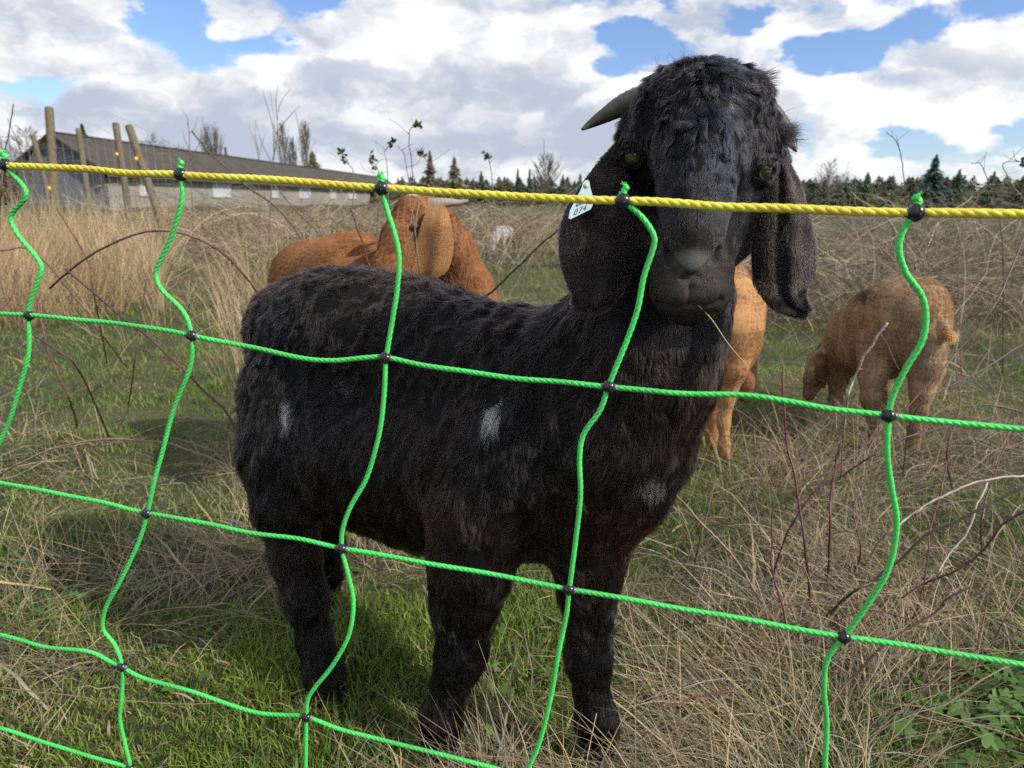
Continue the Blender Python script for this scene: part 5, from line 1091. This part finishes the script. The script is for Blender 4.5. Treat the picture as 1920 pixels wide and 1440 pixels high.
CN = [
 ([(95, 542, 2.0), (180, 472, 1.95), (290, 433, 1.95), (400, 462, 2.0), (490, 560, 2.1), (540, 680, 2.2), (570, 760, 2.3), (590, 850, 2.3)], 'purple', 'dark arching cane crossing behind the second green upright at the left', 3.4, 2.2, 26),
 ([(122, 505, 1.55), (200, 572, 1.52), (300, 652, 1.5), (380, 730, 1.48), (440, 800, 1.45), (520, 1010, 1.4), (560, 1120)], 'purple', 'purple cane slanting down right towards the black goat\'s thigh', 3.2, 3.6, 20),
 ([(360, 248, 3.2), (398, 290, 3.1), (460, 345, 3.0), (530, 400, 3.0), (575, 470, 3.0), (640, 640, 3.0), (690, 775)], 'brown', 'long brown cane slanting down across the grey roof', 2.6, 3.6, 18),
 ([(30, 505, 2.2), (22, 555, 2.15), (0, 585, 2.1), (-30, 640, 2.0), (-60, 800)], 'red', 'short dark red cane at the left edge above the second rope', 3.2, 3, 10),
 ([(0, 580, 1.8), (40, 615, 1.75), (110, 660, 1.7), (150, 700, 1.7), (210, 830)], 'red', 'red cane leaning right below the clip at the left', 2.5, 3.0, 10),
 ([(70, 560, 2.2), (85, 640, 2.15), (110, 705, 2.1), (135, 760, 2.1), (145, 800)], 'red', 'upright red cane left of the second upright rope', 3.0, 3.6, 16),
 ([(0, 470, 3.0), (60, 470, 3.0), (140, 560, 2.8), (200, 640, 2.7), (240, 690)], 'purple', 'thin purple cane in the tall tan grass', 2.0, 2.2, 8),
 ([(105, 390, 3.2), (160, 480, 3.1), (178, 560, 3.0), (200, 680)], 'red', 'thin reddish cane standing in the tall tan grass', 1.8, 2.4, 8),
 ([(275, 520, 2.4), (262, 600, 2.4), (250, 690, 2.4), (240, 775)], 'brown', 'thin brown stem just left of the second upright rope', 1.6, 2.4, 6),
 ([(-20, 905, 1.55), (40, 868, 1.5), (110, 838, 1.5), (200, 824, 1.48), (290, 828, 1.46), (370, 848, 1.44), (440, 885, 1.42), (500, 930, 1.4), (560, 1130)], 'tan', 'long tan cane arching low over the grass at the left', 3.4, 2.2, 22),
 ([(70, 905, 1.7), (160, 850, 1.66), (260, 815, 1.65), (340, 790, 1.62), (440, 785, 1.6)], 'tan', 'thin tan stem crossing the low arching cane', 1.8, 1.2, 6),
 ([(218, 812, 2.0), (240, 770, 1.95), (262, 726, 1.9)], 'pale', 'short pale broken twig standing in the left grass', 3.0, 2.0, 3),
 ([(900, 562, 1.75), (930, 540, 1.7), (985, 485, 1.65), (1045, 430, 1.6), (1078, 396, 1.55)], 'brown', 'dark thorny cane rising behind the withers to the tagged ear', 3.4, 2.8, 14),
 ([(656, 388, 1.8), (670, 430, 1.8), (684, 470, 1.8), (694, 505, 1.8), (700, 560, 1.82)], 'red', 'dark red thorny cane standing before the red goat\'s back', 2.4, 3.4, 16),
 ([(765, 362, 1.72), (776, 420, 1.72), (782, 470, 1.72), (790, 540, 1.74)], 'tan', 'pale stem standing in front of the red goat\'s face', 1.8, 2.4, 3),
 ([(786, 366, 1.74), (779, 425, 1.72), (765, 480, 1.72), (755, 530, 1.73)], 'tan', 'pale stem crossing another over the red goat\'s ear', 1.6, 2.2, 3),
 ([(500, 330, 2.8), (540, 380, 2.8), (590, 430, 2.75), (622, 470, 2.7), (640, 520, 2.7), (660, 860)], 'brown', 'thin brown cane leaning towards the red goat\'s rump', 1.8, 2.2, 8),
 ([(592, 400, 2.7), (600, 430, 2.7), (622, 480, 2.7), (640, 550, 2.7)], 'tan', 'bent tan stem in front of the red goat\'s rump', 1.8, 2.2, 2),
 ([(1935, 400, 1.75), (1870, 560, 1.6), (1800, 655, 1.55), (1740, 720, 1.5), (1640, 820, 1.45), (1540, 905, 1.4), (1470, 1010, 1.4), (1440, 1120)], 'purple', 'long purple cane sweeping down left from the right edge', 2.6, 3.2, 26),
 ([(1466, 688, 1.45), (1470, 760, 1.42), (1476, 830, 1.4), (1490, 900, 1.36), (1500, 960, 1.33), (1512, 1050, 1.3), (1522, 1150)], 'red', 'upright dark red thorny cane below the horizontal rope at the right', 3.0, 4.0, 34),
 ([(1575, 830, 1.5), (1568, 870, 1.48), (1556, 930, 1.45), (1556, 1000, 1.42), (1550, 1110)], 'red', 'crooked dark red cane right of the upright one', 3.8, 3.4, 16),
 ([(1450, 945, 1.3), (1446, 1010, 1.28), (1450, 1080, 1.26), (1475, 1160, 1.24), (1482, 1225)], 'red', 'thin red cane left of the upright one, leaning right at its foot', 2.0, 3.2, 14),
 ([(1775, 862, 1.5), (1765, 920, 1.46), (1745, 985, 1.42), (1738, 1050, 1.38), (1722, 1130, 1.34), (1700, 1190)], 'red', 'wavy red cane standing left of the fallen pale twig', 2.2, 2.8, 14),
 ([(1935, 905, 1.2), (1860, 942, 1.2), (1790, 978, 1.2), (1730, 1010, 1.2), (1690, 1045, 1.2), (1640, 1085, 1.2), (1590, 1118, 1.2), (1540, 1165)], 'black', 'thick dark cane lying diagonally at the right', 4.4, 4.2, 20),
 ([(1935, 950, 1.15), (1880, 985, 1.16), (1835, 1040, 1.17), (1790, 1070, 1.18), (1740, 1090, 1.2), (1690, 1122, 1.2)], 'purple', 'purple red cane under the thick dark cane at the right edge', 4.4, 2.6, 18),
 ([(1822, 1098, 1.12), (1775, 1125, 1.12), (1752, 1150, 1.12), (1690, 1185, 1.11), (1650, 1215, 1.10), (1600, 1270, 1.09), (1550, 1330, 1.05), (1500, 1400, 1.0), (1470, 1470)], 'purple', 'long dark cane running down to the bottom edge past the right clip', 3.4, 3.6, 26),
 ([(1666, 606, 1.55), (1640, 640, 1.55), (1618, 672, 1.55), (1600, 715, 1.55), (1585, 770, 1.55), (1575, 900)], 'pale', 'pale bleached twig in front of the tan grazing goat', 3.4, 2.6, 6),
 ([(1650, 625, 1.56), (1670, 660, 1.56), (1685, 690, 1.57)], 'tan', 'short tan side shoot beside the bleached twig', 1.6, 1.0, 2),
 ([(1940, 890, 1.5), (1880, 895, 1.48), (1810, 912, 1.45), (1750, 938, 1.42), (1700, 972, 1.4), (1655, 1010, 1.38), (1620, 1060)], 'pale', 'long bleached cane lying left from the right edge', 3.8, 2.8, 12),
 ([(1850, 905, 1.4), (1830, 950, 1.36), (1812, 1000, 1.33), (1775, 1045, 1.3), (1755, 1085, 1.28), (1730, 1110)], 'pale', 'bleached forked twig under the long bleached cane', 3.2, 2.4, 6),
 ([(1268, 930, 1.35), (1300, 965, 1.32), (1345, 1010, 1.3), (1385, 1060, 1.28), (1415, 1110, 1.26), (1442, 1150)], 'tan', 'tan fallen stick slanting from the black goat\'s chest', 3.4, 3.8, 6),
 ([(1335, 870, 1.55), (1340, 910, 1.52), (1325, 965, 1.48), (1310, 1020, 1.45), (1300, 1070)], 'brown', 'thin crooked brown stem beside the black goat\'s brisket', 1.8, 2.6, 8),
 ([(1380, 1298, .98), (1330, 1302, .99), (1290, 1312, 1.0), (1240, 1330, 1.0)], 'pink', 'pink cane lying low in the straw right of the forefoot', 3.0, 3.6, 8),
 ([(1940, 1060, 1.3), (1890, 1150, 1.22), (1860, 1210, 1.2), (1810, 1290, 1.15), (1775, 1370)], 'purple', 'dark red cane leaning at the lower right above the leafy clump', 2.4, 3.0, 14),
 ([(1850, 1140, 1.2), (1830, 1220, 1.17), (1800, 1270, 1.15), (1745, 1330)], 'red', 'thin red cane crossing another above the leafy clump', 2.0, 2.4, 10),
 ([(1615, 1400, .9), (1560, 1380, .92), (1500, 1400, .92), (1480, 1420, .92)], 'pale', 'short pale broken twig at the bottom edge', 2.4, 2.0, 5),
 ([(1940, 780, 1.8), (1840, 760, 1.8), (1770, 800, 1.7), (1700, 820, 1.65), (1610, 870, 1.6), (1570, 900)], 'black', 'dark cane running left below the tan goat\'s hooves', 2.6, 2.4, 12),
 ([(1920, 640, 2.2), (1850, 690, 2.1), (1790, 720, 2.0), (1720, 770, 1.9), (1690, 900)], 'brown', 'brown cane reaching the tan goat\'s hind leg', 2.2, 2.2, 12),
 ([(25, 195, 3.0), (18, 240, 3.0), (8, 290, 3.0), (0, 420, 3.0), (-10, 640)], 'brown', 'thin upright stem at the top left edge beside the first clip', 1.6, 2.2, 4),
 ([(0, 1290, 1.05), (100, 1300, 1.05), (200, 1312, 1.05), (330, 1322, 1.05), (420, 1316, 1.05)], 'tan', 'thin tan stem lying along the grass at the lower left', 1.8, 1.6, 6),
 ([(-20, 1160, 1.2), (60, 1190, 1.2), (110, 1240, 1.18), (128, 1275)], 'purple', 'purple cane lying at the lower left above the rope', 2.4, 2.0, 8),
 ([(420, 1110, 1.5), (405, 1150, 1.45), (415, 1190, 1.4), (440, 1225)], 'purple', 'small dark crooked twig left of the hind hoof', 2.2, 1.8, 4),
]
CN += [
 ([(1705, 1000, 1.45), (1680, 1060, 1.4), (1660, 1130, 1.36), (1650, 1200)], 'red', 'short red cane under the middle of the thick dark cane', 2.2, 3.0, 12),
 ([(1890, 820, 1.7), (1860, 900, 1.65), (1840, 980, 1.6), (1845, 1060)], 'purple', 'purple cane crossing the long bleached cane near the right edge', 2.2, 3.0, 12),
 ([(1400, 880, 1.6), (1420, 960, 1.55), (1432, 1050, 1.5), (1436, 1100)], 'brown', 'slim brown stem between the goat chest and the thin leaning red cane', 1.8, 2.6, 10),
 ([(1620, 905, 1.6), (1600, 960, 1.55), (1612, 1030, 1.5), (1596, 1090)], 'red', 'kinked red cane just left of the right upright rope', 2.4, 3.0, 14),
 ([(1935, 1180, 1.1), (1850, 1210, 1.1), (1770, 1260, 1.08), (1700, 1330, 1.05), (1660, 1420)], 'brown', 'brown cane sloping down left beneath the lowest right rope', 2.8, 3.0, 16),
 ([(1500, 1240, 1.1), (1440, 1215, 1.12), (1370, 1180, 1.15), (1300, 1170, 1.18), (1250, 1190)], 'tan', 'tan stick lying flat in the straw beside the foreleg', 2.4, 2.4, 6),
 ([(1790, 690, 2.1), (1800, 760, 2.0), (1775, 850, 1.9), (1790, 930)], 'red', 'thin red cane rising to the right of the tan goat', 2.0, 2.6, 10),
]
for (pts, mt, lb, a, b_, th) in CN: cane(pts, mt, lb, a, b_, th)
# leafy shoots against the sky
WD = [([(655, 500, 3.4), (664, 340, 3.4), (656, 310, 3.4), (640, 285, 3.4)], 'leafy bramble shoot right of the poplars, bending left at its tip'),
      ([(700, 520, 3.4), (708, 380, 3.4), (712, 330, 3.4), (692, 290, 3.4)], 'leafy bramble shoot above the third clip'),
      ([(730, 520, 3.2), (726, 320, 3.2), (722, 285, 3.2), (738, 262, 3.2)], 'leafy bramble shoot leaning right, second tallest of the leafy shoots'),
      ([(775, 520, 3.2), (773, 330, 3.2), (768, 270, 3.2), (771, 242, 3.2), (788, 236, 3.2)], 'tallest leafy bramble shoot against the grey cloud'),
      ([(752, 520, 3.3), (770, 380, 3.3), (760, 300, 3.3), (746, 272, 3.3)], 'leafless shoot between the two tallest leafy shoots'),
      ([(800, 520, 3.3), (812, 340, 3.3), (800, 300, 3.3), (786, 286, 3.3)], 'leafy bramble shoot right of the tallest, above the red goat'),
      ([(935, 520, 4.0), (925, 360, 4.0), (918, 310, 4.0), (910, 288, 4.0)], 'single leafy shoot left of the pair of dark firs'),
      ([(1700, 470, 3.2), (1694, 330, 3.2), (1683, 270, 3.2), (1660, 250, 3.2)], 'thin arching shoot left of the tallest fir'),
      ([(1930, 420, 3.0), (1900, 350, 3.0), (1880, 310, 3.0), (1905, 302, 3.0), (1925, 306, 3.0)], 'leafy yellow green bramble shoot at the right edge'),
      ([(1880, 470, 3.0), (1862, 370, 3.0), (1840, 310, 3.0), (1822, 308, 3.0)], 'twiggy bramble shoot left of the one at the right edge'),
      ([(1800, 480, 3.4), (1820, 400, 3.4), (1850, 350, 3.4), (1880, 345, 3.4)], 'arching bramble shoot before the right skyline firs')]
for i, (pts, lb) in enumerate(WD): cane([(pts[0][0]+2, 700, pts[0][2])]+pts, 'brown' if i % 2 else 'tan', lb, 1.7, 1.1, 8, name='bramble_shoot', cat='shoot', leaves=0 if 'leafless' in lb or 'thin arch' in lb or 'twiggy' in lb else 16, group='bramble shoots', side=[(.8, rt.uniform(-1, 1), .5, .09), (.9, rt.uniform(-1, 1), .4, .07), (.7, rt.uniform(-1, 1), .6, .1)])
# bare saplings in front of the roof
def sapling(u, vt, d, label, stems, seed):
    rs = np.random.default_rng(seed); g = empty('bare_sapling', gbase(u, d), label, 'sapling', 'bare saplings')
    for (u0, v0, u1, v1, r0) in stems:
        a = P(u0, v0, d); b = P(u1, v1, d); m = (a+b)/2+rs.normal(size=3)*.02; c = spline([a, m, b], 6); V, Fc = tube(c, np.linspace(r0, r0*.35, len(c))*d/F, 6); mesh('stem', V, Fc, M_cane['brown'], True, g)
sapling(512, 155, 6.5, 'tall forked bare sapling standing higher than the roof', [(505, 640, 512, 300, 2.0), (512, 300, 520, 225, 1.6), (520, 225, 522, 158, 1.0), (514, 285, 492, 170, 1.0), (518, 250, 562, 198, 1.0), (522, 210, 545, 165, .8), (512, 310, 478, 225, .8), (516, 270, 505, 160, .6)], 5)
sapling(356, 205, 7, 'slim bare sapling left of the pair of poplars', [(352, 620, 356, 290, 1.5), (356, 290, 352, 225, 1.0), (352, 235, 340, 205, .8), (354, 250, 370, 222, .7), (356, 280, 342, 240, .7), (357, 300, 378, 250, .7)], 6)
sapling(482, 225, 8, 'small bare sapling left of the tall forked one', [(488, 600, 484, 280, 1.2), (484, 280, 480, 225, .8), (484, 290, 468, 240, .7), (485, 300, 498, 250, .7)], 7)

# lobed leaf clump at the lower right
def leaf_clump():
    rs = np.random.default_rng(9); mb = MB()
    for (cu, cv, su, sv, n) in ((1850, 1360, 70, 50, 60), (1780, 1300, 90, 50, 50), (1900, 1290, 50, 50, 30), (1000, 1240, 150, 110, 60), (700, 1180, 80, 60, 20), (120, 1120, 130, 60, 24), (480, 1230, 90, 50, 20)):
        for _ in range(n):
            g = G(rs.normal(cu, su), rs.normal(cv, sv)); h = rs.uniform(.015, .05); R = rs.uniform(.008, .02)*(1.25 if cu > 1700 else .8); c = g+np.array([0, 0, h]); az0 = rs.uniform(0, 6.28); tl = rs.normal(size=2)*.35; K = 25
            V = [c]; 
            for k in range(K):
                a = az0+k/K*2*math.pi*.86; rr = R*(.55+.45*abs(math.cos(2.5*(k/K*2*math.pi*.86)))**.6)*(1+.12*math.cos(k*5.1)); x, y = rr*math.cos(a), rr*math.sin(a); V.append(c+np.array([x, y, x*tl[0]+y*tl[1]-.15*rr*rr/R]))
            mb.add(V, [(0, k, k+1) for k in range(1, K)]); V, Fc = tube(np.array([g, (g+c)/2+[.002, 0, 0], c]), .0006, 4); mb.add(V, Fc)
    M = principled('lobed_leaves', (0.09, 0.20, 0.035), 0.5, 0.35, noise_scale=20, noise_amt=.45, transl=.3)
    tag(mb.build('ground_cover', M), 'small lobed green leaves of low ground cover', 'ground cover', kind='stuff')
leaf_clump()
